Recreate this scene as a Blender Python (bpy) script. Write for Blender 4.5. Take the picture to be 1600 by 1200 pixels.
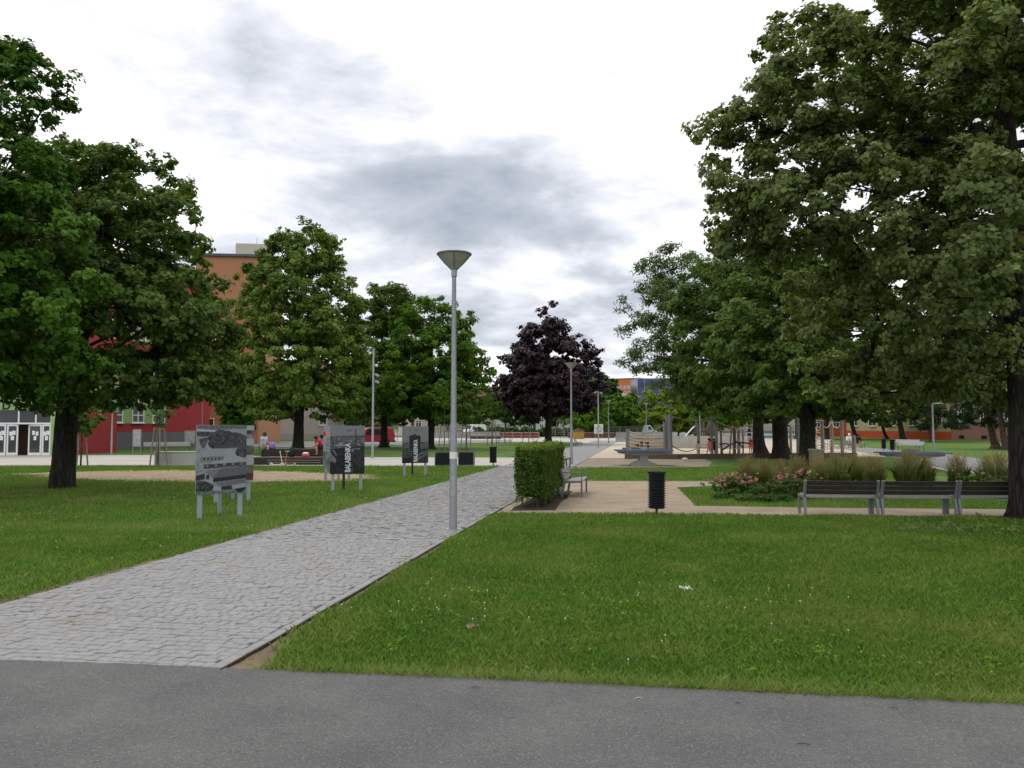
import bpy, bmesh, math, random
import numpy as np
from mathutils import Vector, Matrix, noise as mnoise
from mathutils.geometry import delaunay_2d_cdt

sc = bpy.context.scene
for o in list(bpy.data.objects):
    bpy.data.objects.remove(o)
COL = sc.collection
R = math.radians

# ------------------------------------------------------------------ camera
F, HY, CAMH = 1232.0, 668.0, 1.85            # focal length and horizon row in photograph pixels, eye height in metres
PITCH = math.atan((HY - 600) / F)
cam_d = bpy.data.cameras.new('camera')
cam = bpy.data.objects.new('camera', cam_d)
COL.objects.link(cam)
cam.location = (0, 0, CAMH)
cam.rotation_euler = (math.pi / 2 + PITCH, 0, 0)
cam_d.sensor_fit = 'HORIZONTAL'
cam_d.sensor_width = 36.0
cam_d.lens = 36.0 * F / 1600.0
cam_d.clip_start = 0.05
cam_d.clip_end = 5000
sc.camera = cam

# ------------------------------------------------------------------ world: broken overcast
SUN_EL, SUN_AZ = R(58), R(-28)               # azimuth measured from +Y towards +X
w = bpy.data.worlds.new('World'); sc.world = w; w.use_nodes = True
nt = w.node_tree; nt.nodes.clear(); L = nt.links
def wn(t, **kw):
    n = nt.nodes.new(t)
    for k, v in kw.items(): setattr(n, k, v)
    return n
def wmath(op, a, b=None, clamp=False):
    n = wn('ShaderNodeMath', operation=op, use_clamp=clamp)
    for i, v in enumerate((a, b)):
        if v is None: continue
        if isinstance(v, (int, float)): n.inputs[i].default_value = v
        else: L.new(v, n.inputs[i])
    return n.outputs[0]
tc = wn('ShaderNodeTexCoord'); sep = wn('ShaderNodeSeparateXYZ'); L.new(tc.outputs['Generated'], sep.inputs[0])
zc = wmath('ADD', wmath('MAXIMUM', sep.outputs[2], 0.0), 0.22)
pu = wmath('DIVIDE', sep.outputs[0], zc); pv = wmath('DIVIDE', sep.outputs[1], zc)
comb = wn('ShaderNodeCombineXYZ'); L.new(pu, comb.inputs[0]); L.new(pv, comb.inputs[1]); comb.inputs[2].default_value = 3.7
def wnoise(scale, detail, rough, dist):
    n = wn('ShaderNodeTexNoise'); n.inputs['Scale'].default_value = scale; n.inputs['Detail'].default_value = detail
    n.inputs['Roughness'].default_value = rough; n.inputs['Distortion'].default_value = dist
    L.new(comb.outputs[0], n.inputs['Vector']); return n.outputs[0]
n0 = wnoise(0.75, 3, 0.5, 0.2)
n1 = wnoise(1.75, 9, 0.52, 0.30)
n2 = wnoise(5.6, 7, 0.6, 0.3)
def blob(cu, cv, ru, rv):                     # one cloud bank on the cloud layer
    a = wmath('DIVIDE', wmath('SUBTRACT', pu, cu), ru); b = wmath('DIVIDE', wmath('SUBTRACT', pv, cv), rv)
    d2 = wmath('ADD', wmath('MULTIPLY', a, a), wmath('MULTIPLY', b, b))
    return wmath('POWER', 2.718, wmath('MULTIPLY', wmath('MULTIPLY', d2, d2), -1.0))
bl = wmath('ADD', blob(.02, 1.92, 0.46, 0.27), wmath('MULTIPLY', blob(-.05, 2.08, .26, .13), .55))
low = wmath('MULTIPLY', wmath('SUBTRACT', 0.36, wmath('MINIMUM', sep.outputs[2], 0.36)), 0.62)
def centred(n, k): return wmath('MULTIPLY', wmath('SUBTRACT', n, 0.5), k)
dens = wmath('ADD', wmath('ADD', wmath('ADD', centred(n0, .7), centred(n1, 1.75)), centred(n2, .40)), wmath('ADD', wmath('MULTIPLY', bl, 0.15), wmath('ADD', low, .388)))
ramp = wn('ShaderNodeValToRGB'); L.new(dens, ramp.inputs[0])
cr = ramp.color_ramp; cr.interpolation = 'LINEAR'
cr.elements[0].position = 0.34; cr.elements[0].color = (1.32, 1.32, 1.34, 1)
cr.elements[1].position = 0.92; cr.elements[1].color = (0.38, 0.425, 0.50, 1)
e = cr.elements.new(0.46); e.color = (0.96, 0.965, 1.0, 1)
e = cr.elements.new(0.56); e.color = (0.78, 0.80, 0.87, 1)
e = cr.elements.new(0.70); e.color = (0.56, 0.595, 0.66, 1)
sky = wn('ShaderNodeTexSky', sky_type='NISHITA'); sky.sun_disc = False
sky.sun_elevation = SUN_EL; sky.sun_rotation = SUN_AZ
bg1 = wn('ShaderNodeBackground'); L.new(sky.outputs[0], bg1.inputs[0]); bg1.inputs[1].default_value = 0.10
bg2 = wn('ShaderNodeBackground'); L.new(ramp.outputs[0], bg2.inputs[0]); bg2.inputs[1].default_value = 0.98
mx = wn('ShaderNodeMixShader'); mx.inputs[0].default_value = 0.94
L.new(bg1.outputs[0], mx.inputs[1]); L.new(bg2.outputs[0], mx.inputs[2])
out = wn('ShaderNodeOutputWorld'); L.new(mx.outputs[0], out.inputs[0])

sun_d = bpy.data.lights.new('sun', 'SUN'); sun_d.energy = 1.0; sun_d.angle = R(22); sun_d.color = (1.0, 0.96, 0.9)
sun = bpy.data.objects.new('sun', sun_d); COL.objects.link(sun)
to_sun = Vector((math.sin(SUN_AZ) * math.cos(SUN_EL), math.cos(SUN_AZ) * math.cos(SUN_EL), math.sin(SUN_EL)))
sun.rotation_euler = to_sun.to_track_quat('Z', 'Y').to_euler()
sun.location = (0, 0, 40)

sc.view_settings.view_transform = 'Standard'; sc.view_settings.look = 'None'
sc.view_settings.exposure = 0.18; sc.view_settings.gamma = 1.0; sc.view_settings.use_curve_mapping = False
sc.render.engine = 'CYCLES'
sc.cycles.max_bounces = 6; sc.cycles.diffuse_bounces = 4; sc.cycles.glossy_bounces = 2
sc.cycles.transmission_bounces = 3; sc.cycles.transparent_max_bounces = 6
sc.cycles.use_denoising = True
sc.cycles.sample_clamp_indirect = 4.0

# ------------------------------------------------------------------ pixel to place
def ray(x, y):
    dx, dz = (x - 800) / F, (600 - y) / F
    c, s = math.cos(PITCH), math.sin(PITCH)
    return dx, c - dz * s, s + dz * c
def G(x, y, z=0.0):                           # the point of the level ground seen at a pixel
    dx, dy, dz = ray(x, y); t = (z - CAMH) / dz
    return Vector((dx * t, dy * t, z))
def P(x, y, d):                               # the point at a pixel, d metres ahead
    dx, dy, dz = ray(x, y); t = d / dy
    return Vector((dx * t, d, CAMH + dz * t))

# ------------------------------------------------------------------ materials
MATS = {}
def new_mat(name):
    m = bpy.data.materials.new(name); m.use_nodes = True
    m.node_tree.nodes.clear(); MATS[name] = m
    return m, m.node_tree
class NB:
    def __init__(s, nt): s.nt = nt
    def n(s, t, **kw):
        x = s.nt.nodes.new(t)
        for k, v in kw.items(): setattr(x, k, v)
        return x
    def l(s, a, b): s.nt.links.new(a, b)
    def val(s, sock, v):
        if isinstance(v, (int, float)): sock.default_value = v
        elif isinstance(v, (tuple, list)): sock.default_value = v
        else: s.l(v, sock)
    def math(s, op, a, b=0.0, clamp=False):
        x = s.n('ShaderNodeMath', operation=op, use_clamp=clamp); s.val(x.inputs[0], a); s.val(x.inputs[1], b); return x.outputs[0]
    def noise(s, scale, detail=4, rough=.55, vec=None, dist=0):
        x = s.n('ShaderNodeTexNoise'); x.inputs['Scale'].default_value = scale; x.inputs['Detail'].default_value = detail
        x.inputs['Roughness'].default_value = rough; x.inputs['Distortion'].default_value = dist
        s.l(vec if vec is not None else s.pos(), x.inputs['Vector']); return x.outputs[0]
    def pos(s):
        if not hasattr(s, '_p'): s._p = s.n('ShaderNodeNewGeometry').outputs['Position']
        return s._p
    def ramp(s, fac, stops, interp='LINEAR'):
        x = s.n('ShaderNodeValToRGB'); s.l(fac, x.inputs[0]); c = x.color_ramp; c.interpolation = interp
        while len(c.elements) < len(stops): c.elements.new(0.5)
        for e, (p, col) in zip(c.elements, stops):
            e.position = p; e.color = (*col, 1) if len(col) == 3 else col
        return x.outputs[0]
    def mix(s, fac, a, b, blend='MIX'):
        x = s.n('ShaderNodeMix', data_type='RGBA', blend_type=blend); s.val(x.inputs[0], fac)
        for i, v in ((6, a), (7, b)):
            s.val(x.inputs[i], (*v, 1) if isinstance(v, tuple) and len(v) == 3 else v)
        return x.outputs[2]
    def attr(s, name):
        return s.n('ShaderNodeAttribute', attribute_name=name)
    def out(s, shader):
        o = s.n('ShaderNodeOutputMaterial'); s.l(shader, o.inputs[0])
    def bsdf(s, col, rough=.8, metal=0, spec=.3, bump=None, bstr=.3, bdist=.01):
        b = s.n('ShaderNodeBsdfPrincipled')
        s.val(b.inputs['Base Color'], (*col, 1) if isinstance(col, tuple) and len(col) == 3 else col)
        s.val(b.inputs['Roughness'], rough); b.inputs['Metallic'].default_value = metal
        b.inputs['Specular IOR Level'].default_value = spec
        if bump is not None:
            bp = s.n('ShaderNodeBump'); bp.inputs['Strength'].default_value = bstr; bp.inputs['Distance'].default_value = bdist
            s.l(bump, bp.inputs['Height']); s.l(bp.outputs[0], b.inputs['Normal'])
        return b
def mul(c, k): return tuple(min(1.0, x * k) for x in c)
def M(name, col, rough=.75, var=.14, scale=6.0, metal=0.0, spec=.3, bump=0.0, bscale=60, dirt=0.0):
    if name in MATS: return MATS[name]
    m, t = new_mat(name); b = NB(t)
    n = b.noise(scale, 6, .6)
    c = b.ramp(n, [(.25, mul(col, 1 - var)), (.75, mul(col, 1 + var))])
    if dirt:
        d = b.ramp(b.noise(scale * .35, 7, .7), [(.48, (0, 0, 0)), (.72, (1, 1, 1))])
        c = b.mix(b.math('MULTIPLY', d, dirt), c, mul((.12, .10, .08), 1))
    r = b.math('ADD', b.math('MULTIPLY', b.noise(scale * 2.3, 3), .25), rough - .12, True)
    bs = b.bsdf(c, r, metal, spec, b.noise(bscale, 5, .6) if bump else None, bump, .01)
    b.out(bs.outputs[0]); return m

def ground_mat(name, cols, scale, fine, rough=.95, bump=.4, bdist=.02, extra=None):
    m, t = new_mat(name); b = NB(t)
    big = b.noise(scale, 6, .6); sm = b.noise(fine, 4, .7)
    f = b.math('ADD', b.math('MULTIPLY', big, .65), b.math('MULTIPLY', sm, .35))
    c = b.ramp(f, [(.32, cols[0]), (.5, cols[1]), (.68, cols[2])])
    if extra: c = extra(b, c)
    bs = b.bsdf(c, rough, 0, .2, sm, bump, bdist); b.out(bs.outputs[0]); return m

def speckle(fscale, lo, hi, col, amt):
    def fn(b, c):
        v = b.n('ShaderNodeTexVoronoi'); v.inputs['Scale'].default_value = fscale; b.l(b.pos(), v.inputs['Vector'])
        s = b.n('ShaderNodeSeparateColor'); b.l(v.outputs['Color'], s.inputs[0])
        k = b.ramp(s.outputs[0], [(lo, (0, 0, 0)), (hi, (1, 1, 1))])
        return b.mix(b.math('MULTIPLY', k, amt), c, col)
    return fn
def asphalt_extra(b, c):
    c = speckle(110, .78, .95, (.24, .235, .225), .45)(b, c)
    v = b.n('ShaderNodeTexVoronoi'); v.inputs['Scale'].default_value = 75; b.l(b.pos(), v.inputs['Vector'])
    s = b.n('ShaderNodeSeparateColor'); b.l(v.outputs['Color'], s.inputs[0])
    c = b.mix(b.math('MULTIPLY', b.ramp(s.outputs[1], [(.80, (0, 0, 0)), (.97, (1, 1, 1))]), .5), c, (.06, .06, .06))
    big = b.ramp(b.noise(.55, 5, .6, dist=.6), [(.38, (.92, .92, .93)), (.62, (1.06, 1.055, 1.04))])
    return b.mix(1.0, c, big, 'MULTIPLY')
m_asphalt = ground_mat('worn_asphalt', [(.088, .089, .088), (.107, .107, .105), (.130, .129, .126)], 1.6, 130, .9, .5, .006, asphalt_extra)
m_street = ground_mat('street_asphalt', [(.17, .17, .17), (.21, .21, .21), (.25, .25, .25)], .6, 30, .9, .2)
m_gravel = ground_mat('tan_gravel', [(.245, .187, .13), (.33, .263, .188), (.41, .335, .242)], 1.1, 55, .95, .8, .012, speckle(70, .7, .95, (.14, .11, .085), .5))
m_dgravel = ground_mat('brown_gravel', [(.20, .165, .125), (.26, .215, .165), (.33, .275, .215)], .8, 30, .95, .6, .012, speckle(40, .7, .95, (.12, .10, .08), .4))
m_sand = ground_mat('pale_play_sand', [(.42, .35, .255), (.50, .42, .31), (.57, .49, .37)], .5, 20, .95, .4)
m_soil = ground_mat('dry_soil', [(.23, .17, .105), (.33, .25, .16), (.43, .345, .23)], 1.2, 24, .95, .8, .02, speckle(16, .82, .98, (.07, .08, .03), .6))
m_verge = ground_mat('brown_verge_soil', [(.11, .08, .05), (.17, .128, .085), (.25, .195, .135)], 2.5, 34, .95, .9, .02, speckle(26, .8, .97, (.05, .06, .02), .6))
m_mulch = ground_mat('bark_mulch', [(.03, .022, .017), (.06, .045, .033), (.10, .075, .05)], 3, 60, .95, 1.0, .03)
m_plaza = ground_mat('pale_concrete_paving', [(.36, .342, .305), (.42, .40, .36), (.48, .458, .415)], .35, 12, .9, .15)
m_joint = ground_mat('dark_joint_grit', [(.07, .066, .06), (.12, .113, .10), (.19, .18, .155)], 3, 70, .95, .6, .01)
def turf_extra(b, c):
    dry = b.ramp(b.noise(.42, 6, .62, dist=.5), [(.50, (0, 0, 0)), (.70, (1, 1, 1))])
    return b.mix(b.math('MULTIPLY', dry, .55), c, (.20, .20, .06))
m_turf = ground_mat('mown_turf', [(.040, .088, .013), (.072, .148, .022), (.115, .205, .036)], 1.3, 42, .95, .9, .03, turf_extra)

def leaf_mat(name, stops, trans=.35, rough=.55, pale=None):
    m, t = new_mat(name); b = NB(t)
    a = b.attr('tint')
    c = b.ramp(a.outputs['Fac'], stops)
    if pale:                                  # leaf undersides are paler
        g = b.n('ShaderNodeNewGeometry')
        c2 = b.mix(.38, c, pale)
        c = b.mix(g.outputs['Backfacing'], c, c2)
    d = b.bsdf(c, rough + .1, 0, .07)
    tr = b.n('ShaderNodeBsdfTranslucent'); b.l(b.mix(.4, c, (.16, .22, .03)), tr.inputs[0])
    mxs = b.n('ShaderNodeMixShader'); mxs.inputs[0].default_value = trans
    b.l(d.outputs[0], mxs.inputs[1]); b.l(tr.outputs[0], mxs.inputs[2]); b.out(mxs.outputs[0]); return m
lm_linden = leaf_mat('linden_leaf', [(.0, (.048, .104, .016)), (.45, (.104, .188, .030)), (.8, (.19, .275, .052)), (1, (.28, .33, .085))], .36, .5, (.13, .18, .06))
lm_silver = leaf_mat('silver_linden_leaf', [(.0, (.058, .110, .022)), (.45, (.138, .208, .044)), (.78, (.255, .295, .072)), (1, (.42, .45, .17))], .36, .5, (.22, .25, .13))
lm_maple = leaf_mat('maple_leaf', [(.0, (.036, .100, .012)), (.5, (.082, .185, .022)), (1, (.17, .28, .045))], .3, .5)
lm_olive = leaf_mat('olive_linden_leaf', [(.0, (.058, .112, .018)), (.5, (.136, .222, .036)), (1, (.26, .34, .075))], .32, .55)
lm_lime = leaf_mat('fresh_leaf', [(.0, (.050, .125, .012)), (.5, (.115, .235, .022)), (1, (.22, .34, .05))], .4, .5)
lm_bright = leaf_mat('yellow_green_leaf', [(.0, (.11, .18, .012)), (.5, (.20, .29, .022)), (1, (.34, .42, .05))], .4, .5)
lm_locust = leaf_mat('locust_leaf', [(.0, (.048, .096, .026)), (.5, (.105, .168, .046)), (1, (.19, .25, .09))], .3, .55)
lm_pine = leaf_mat('pine_needle', [(.0, (.014, .030, .012)), (.5, (.026, .052, .020)), (1, (.05, .08, .03))], .1, .6)
lm_hedge = leaf_mat('hornbeam_leaf', [(.0, (.035, .085, .012)), (.5, (.085, .165, .024)), (1, (.20, .26, .045))], .35, .45)
lm_far = leaf_mat('distant_leaf', [(.0, (.030, .058, .018)), (.5, (.055, .095, .030)), (1, (.10, .14, .05))], .2, .6)
lm_shrub = leaf_mat('rose_leaf', [(.0, (.03, .07, .015)), (.5, (.07, .13, .03)), (1, (.13, .19, .05))], .3, .5)
lm_ograss = leaf_mat('reed_grass_blade', [(.0, (.070, .115, .024)), (.5, (.16, .19, .05)), (.8, (.29, .235, .10)), (1, (.40, .30, .16))], .3, .6)
lm_bloom = leaf_mat('pink_petal', [(.0, (.48, .10, .15)), (.5, (.66, .26, .29)), (1, (.76, .48, .44))], .3, .5)
m_purple, _t = new_mat('purple_maple_leaf'); _b = NB(_t)
_c = _b.ramp(_b.attr('tint').outputs['Fac'], [(0, (.012, .006, .010)), (.5, (.032, .015, .022)), (1, (.080, .040, .050))])
_b.out(_b.bsdf(_c, .5, 0, .25).outputs[0])

def grass_mat():
    m, t = new_mat('grass_blade'); b = NB(t)
    a = b.attr('tint').outputs['Fac']
    c = b.ramp(a, [(0, (.056, .135, .014)), (.5, (.160, .272, .044)), (.85, (.26, .375, .075)), (1, (.36, .36, .13))])
    dry = b.ramp(b.noise(.42, 6, .62, dist=.5), [(.48, (0, 0, 0)), (.70, (1, 1, 1))])
    c = b.mix(b.math('MULTIPLY', dry, .45), c, (.32, .32, .09))
    lush = b.ramp(b.noise(.9, 5, .6), [(.45, (0, 0, 0)), (.66, (1, 1, 1))])
    c = b.mix(b.math('MULTIPLY', lush, .35), c, (.055, .195, .020))
    d = b.bsdf(c, .7, 0, .05)
    tr = b.n('ShaderNodeBsdfTranslucent'); b.l(c, tr.inputs[0])
    x = b.n('ShaderNodeMixShader'); x.inputs[0].default_value = .3
    b.l(d.outputs[0], x.inputs[1]); b.l(tr.outputs[0], x.inputs[2]); b.out(x.outputs[0]); return m
m_grass = grass_mat()

def bark_mat(name, col):
    m, t = new_mat(name); b = NB(t)
    mp = b.n('ShaderNodeMapping'); mp.inputs['Scale'].default_value = (1, 1, .16); b.l(b.pos(), mp.inputs[0])
    n = b.noise(14, 7, .68, mp.outputs[0], .6)
    v = b.n('ShaderNodeTexVoronoi', feature='DISTANCE_TO_EDGE'); v.inputs['Scale'].default_value = 11; b.l(mp.outputs[0], v.inputs['Vector'])
    h = b.math('ADD', n, b.math('MULTIPLY', b.math('MINIMUM', v.outputs[0], .25), 2.0))
    c = b.ramp(h, [(.35, mul(col, .45)), (.7, col), (1.1, mul(col, 1.7))])
    c = b.mix(b.math('MULTIPLY', b.ramp(b.noise(1.2, 4), [(.5, (0, 0, 0)), (.7, (1, 1, 1))]), .35), c, (.05, .065, .035))
    b.out(b.bsdf(c, .92, 0, .15, h, 1.0, .035).outputs[0]); return m
bk_dark = bark_mat('dark_ridged_bark', (.030, .026, .022))
bk_grey = bark_mat('grey_brown_bark', (.095, .080, .064))
bk_pine = bark_mat('pine_bark', (.085, .062, .048))

def sett_mat():
    m, t = new_mat('grey_granite_sett'); b = NB(t)
    a = b.attr('tint').outputs['Fac']
    c = b.ramp(a, [(0, (.222, .221, .221)), (.5, (.264, .262, .261)), (1, (.300, .298, .296))])
    g = b.ramp(b.noise(90, 5, .7), [(.3, (.84, .84, .85)), (.7, (1.10, 1.10, 1.09))])
    c = b.mix(1.0, c, g, 'MULTIPLY')
    st = b.ramp(b.noise(1.1, 7, .72, dist=.8), [(.50, (0, 0, 0)), (.72, (1, 1, 1))])
    c = b.mix(b.math('MULTIPLY', st, .62), c, (.25, .20, .14))
    b.out(b.bsdf(c, .82, 0, .3, b.noise(60, 5, .65), .5, .006).outputs[0]); return m
m_sett = sett_mat()
def far_sett_mat():
    m, t = new_mat('distant_sett_paving'); b = NB(t)
    mp = b.n('ShaderNodeMapping'); mp.inputs['Rotation'].default_value = (0, 0, R(9.4)); b.l(b.pos(), mp.inputs[0])
    br = b.n('ShaderNodeTexBrick'); br.inputs['Scale'].default_value = 1.0; b.l(mp.outputs[0], br.inputs['Vector'])
    br.inputs['Brick Width'].default_value = .15; br.inputs['Row Height'].default_value = .12; br.inputs['Mortar Size'].default_value = .006
    br.inputs['Color1'].default_value = (.226, .225, .224, 1); br.inputs['Color2'].default_value = (.27, .268, .266, 1); br.inputs['Mortar'].default_value = (.2, .19, .18, 1)
    c = b.mix(b.math('MULTIPLY', b.noise(.6, 6, .7), .25), br.outputs[0], (.30, .27, .23))
    b.out(b.bsdf(c, .85, 0, .3).outputs[0]); return m
m_farsett = far_sett_mat()

m_pole = M('galvanised_pole', (.30, .31, .33), .48, .10, 9, .55, .4, dirt=.10)
m_polelt = M('grey_painted_steel', (.36, .37, .39), .5, .08, 7, .2, .4)
m_dark = M('black_plastic', (.016, .018, .021), .55, .2, 9, 0, .25)
m_wood_dk = M('dark_stained_wood', (.040, .034, .030), .65, .3, 14, 0, .25, .3, 80)
m_wood_gy = M('weathered_grey_wood', (.30, .28, .265), .8, .2, 16, 0, .2, .35, 90)
m_wood_post = M('robinia_post_wood', (.25, .225, .20), .85, .2, 9, 0, .2, .4, 50)
m_wood_br = M('brown_timber', (.13, .095, .065), .85, .22, 7, 0, .2, .4, 50)
m_benchmetal = M('cast_grey_metal', (.20, .21, .225), .5, .10, 12, .3, .4)
m_corten = M('corten_edging', (.055, .038, .030), .85, .25, 10)
m_concrete = M('pale_concrete', (.42, .41, .385), .85, .10, 2.2, 0, .2, .2, 40, dirt=.25)
m_conc2 = M('grey_concrete', (.34, .335, .32), .88, .12, 1.6, 0, .2, .2, 30, dirt=.3)
m_rope = M('pale_rope', (.46, .40, .31), .9, .15, 20)
m_white = M('white_paint', (.78, .78, .77), .55, .05, 4)
m_paper = M('white_paper', (.80, .81, .82), .8, .05, 20)
m_glass = M('dark_window_glass', (.035, .042, .048), .08, .3, .6, 0, .8)
m_glassb = M('grey_curtained_glass', (.15, .165, .175), .12, .3, 1.5, 0, .7)
m_skin = M('skin', (.52, .33, .24), .6, .06, 20)
m_rubber = M('tyre_rubber', (.02, .02, .021), .8, .15, 20)
m_rim = M('wheel_rim', (.38, .38, .39), .35, .1, 20, .7)
# ------------------------------------------------------------------ building blocks
def link(name, me, parent=None, mat=None):
    o = bpy.data.objects.new(name, me); COL.objects.link(o)
    if parent is not None: o.parent = parent
    if mat is not None and me is not None and not me.materials: me.materials.append(mat)
    return o
def tag(o, label=None, cat=None, group=None, kind=None):
    if label: o['label'] = label
    if cat: o['category'] = cat
    if group: o['group'] = group
    if kind: o['kind'] = kind
    return o
def thing(name, label, cat, loc=(0, 0, 0), rz=0.0, group=None):
    o = bpy.data.objects.new(name, None); COL.objects.link(o); o.empty_display_size = .2
    o.location = loc; o.rotation_euler = (0, 0, rz)
    return tag(o, label, cat, group)
def dup(root, loc, rz, label=None, s=None):
    r = root.copy(); COL.objects.link(r); r.location = loc; r.rotation_euler = (0, 0, rz)
    if s: r.scale = (s, s, s)
    if label: r['label'] = label
    for ch in root.children:
        c = ch.copy(); COL.objects.link(c); c.parent = r
        for g in ch.children:
            d = g.copy(); COL.objects.link(d); d.parent = c
    return r

class MB:
    def __init__(s): s.v = []; s.f = []; s.t = []
    def add(s, vs, fs):
        k = len(s.v); s.v += [tuple(v) for v in vs]; s.f += [tuple(i + k for i in f) for f in fs]; return s
    def box(s, c, size, rz=0.0, rx=0.0, ry=0.0, taper=1.0):
        hx, hy, hz = (q / 2 for q in size)
        m = Matrix.Rotation(rz, 3, 'Z') @ Matrix.Rotation(ry, 3, 'Y') @ Matrix.Rotation(rx, 3, 'X'); c = Vector(c); vs = []
        for z, k in ((-hz, 1), (hz, taper)):
            for x, y in ((-hx, -hy), (hx, -hy), (hx, hy), (-hx, hy)): vs.append(c + m @ Vector((x * k, y * k, z)))
        return s.add(vs, [(3, 2, 1, 0), (4, 5, 6, 7), (0, 1, 5, 4), (1, 2, 6, 5), (2, 3, 7, 6), (3, 0, 4, 7)])
    def bbox(s, c, size, b=.008, rz=0.0, rx=0.0, ry=0.0):   # box with bevelled long edges
        hx, hy, hz = (q / 2 for q in size); m = Matrix.Rotation(rz, 3, 'Z') @ Matrix.Rotation(ry, 3, 'Y') @ Matrix.Rotation(rx, 3, 'X'); c = Vector(c)
        b = min(b, hx * .45, hy * .45, hz * .45); vs = []
        for z, i in ((-hz, b), (-hz + b, 0), (hz - b, 0), (hz, b)):
            for x, y in ((-hx, -hy), (hx, -hy), (hx, hy), (-hx, hy)):
                vs.append(c + m @ Vector((x - math.copysign(i, x), y - math.copysign(i, y), z)))
        fs = [(3, 2, 1, 0), (12, 13, 14, 15)]
        for r in range(3):
            for k in range(4): a, d = r * 4 + k, r * 4 + (k + 1) % 4; fs.append((a, d, d + 4, a + 4))
        return s.add(vs, fs)
    def cyl(s, p0, p1, r0, r1=None, n=10, caps=True):
        r1 = r0 if r1 is None else r1
        return s.tube([p0, p1], [r0, r1], n, caps)
    def tube(s, pts, rad, n=8, caps=True):
        pts = [Vector(p) for p in pts]; vs = []; ref = None
        for i, p in enumerate(pts):
            d = (pts[min(i + 1, len(pts) - 1)] - pts[max(i - 1, 0)])
            d = d.normalized() if d.length > 1e-9 else Vector((0, 0, 1))
            if ref is None: ref = Vector((1, 0, 0)) if abs(d.x) < .8 else Vector((0, 1, 0))
            a = (ref - d * ref.dot(d)).normalized(); ref = a; b = d.cross(a)
            r = rad[i] if isinstance(rad, (list, tuple)) else rad
            for k in range(n):
                t = 2 * math.pi * k / n; vs.append(p + a * (math.cos(t) * r) + b * (math.sin(t) * r))
        fs = []
        for i in range(len(pts) - 1):
            for k in range(n): fs.append((i * n + k, i * n + (k + 1) % n, (i + 1) * n + (k + 1) % n, (i + 1) * n + k))
        if caps: fs.append(tuple(range(n - 1, -1, -1))); fs.append(tuple((len(pts) - 1) * n + k for k in range(n)))
        return s.add(vs, fs)
    def lathe(s, prof, n=24, c=(0, 0, 0)):
        vs = []; fs = []
        for r, z in prof:
            for k in range(n):
                t = 2 * math.pi * k / n; vs.append((c[0] + r * math.cos(t), c[1] + r * math.sin(t), c[2] + z))
        for i in range(len(prof) - 1):
            for k in range(n): fs.append((i * n + k, i * n + (k + 1) % n, (i + 1) * n + (k + 1) % n, (i + 1) * n + k))
        return s.add(vs, fs)
    def prism(s, poly, axis_from, axis_to):   # poly: 3-D points of one side, swept by a vector
        a = [Vector(p) + Vector(axis_from) for p in poly]; b = [Vector(p) + Vector(axis_to) for p in poly]; n = len(poly)
        fs = [tuple(range(n)), tuple(range(2 * n - 1, n - 1, -1))] + [(i, i + n, (i + 1) % n + n, (i + 1) % n) for i in range(n)]
        return s.add(a + b, fs)
    def build(s, name, mat, parent=None, loc=None, smooth=False):
        me = bpy.data.meshes.new(name); me.from_pydata(s.v, [], s.f); me.update()
        bm = bmesh.new(); bm.from_mesh(me); bmesh.ops.recalc_face_normals(bm, faces=bm.faces); bm.to_mesh(me); bm.free()
        if smooth: me.shade_smooth() if smooth is True else None
        o = link(name, me, parent, mat)
        if smooth == 'auto':
            me.shade_smooth(); me.set_sharp_from_angle(angle=R(35))
        if loc is not None: o.location = loc
        return o
def B(): return MB()

def np_mesh(name, verts, nv, tint=None, tri_counts=None):
    """many faces of nv corners each, verts (F*nv, 3), tint per face"""
    me = bpy.data.meshes.new(name); verts = np.ascontiguousarray(verts, dtype=np.float32); n = len(verts); f = n // nv
    me.vertices.add(n); me.vertices.foreach_set('co', verts.ravel())
    me.loops.add(n); me.loops.foreach_set('vertex_index', np.arange(n, dtype=np.int32))
    me.polygons.add(f); me.polygons.foreach_set('loop_start', np.arange(0, n, nv, dtype=np.int32))
    try: me.polygons.foreach_set('loop_total', np.full(f, nv, dtype=np.int32))
    except Exception: pass
    if tint is not None:
        at = me.attributes.new('tint', 'FLOAT', 'POINT'); at.data.foreach_set('value', np.repeat(np.clip(tint, 0, 1), nv).astype(np.float32))
    me.update(calc_edges=True); return me

def sheet(name, pts, z, mat, kind='structure', jitter=0.0, step=.35, thick=0.0, seed=1, label=None):
    """flat ground sheet from ground points; its outline may be made uneven"""
    rng = random.Random(seed); pts = [Vector((p[0], p[1], 0)) for p in pts]; outl = []
    for i, p in enumerate(pts):
        q = pts[(i + 1) % len(pts)]; L_ = (q - p).length
        n = max(1, min(160, int(L_ / step))) if jitter else 1
        nrm = Vector((-(q - p).y, (q - p).x, 0)).normalized() if L_ > 0 else Vector((0, 0, 0))
        for k in range(n):
            c = p.lerp(q, k / n)
            if jitter and k: c += nrm * ((mnoise.noise(Vector((c.x * .9, c.y * .9, seed))) * 1.2 + rng.uniform(-.5, .5)) * jitter)
            outl.append((c.x, c.y, z))
    v2, _, f2 = delaunay_2d_cdt([Vector((p[0], p[1])) for p in outl], [], [list(range(len(outl)))], 1, 1e-5)[:3]
    me = bpy.data.meshes.new(name); me.from_pydata([(p.x, p.y, z) for p in v2], [], [list(f) for f in f2]); me.update()
    if me.polygons and sum(p.normal.z for p in me.polygons) < 0: me.flip_normals()
    o = link(name, me, None, mat); o['kind'] = kind
    return o

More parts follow.
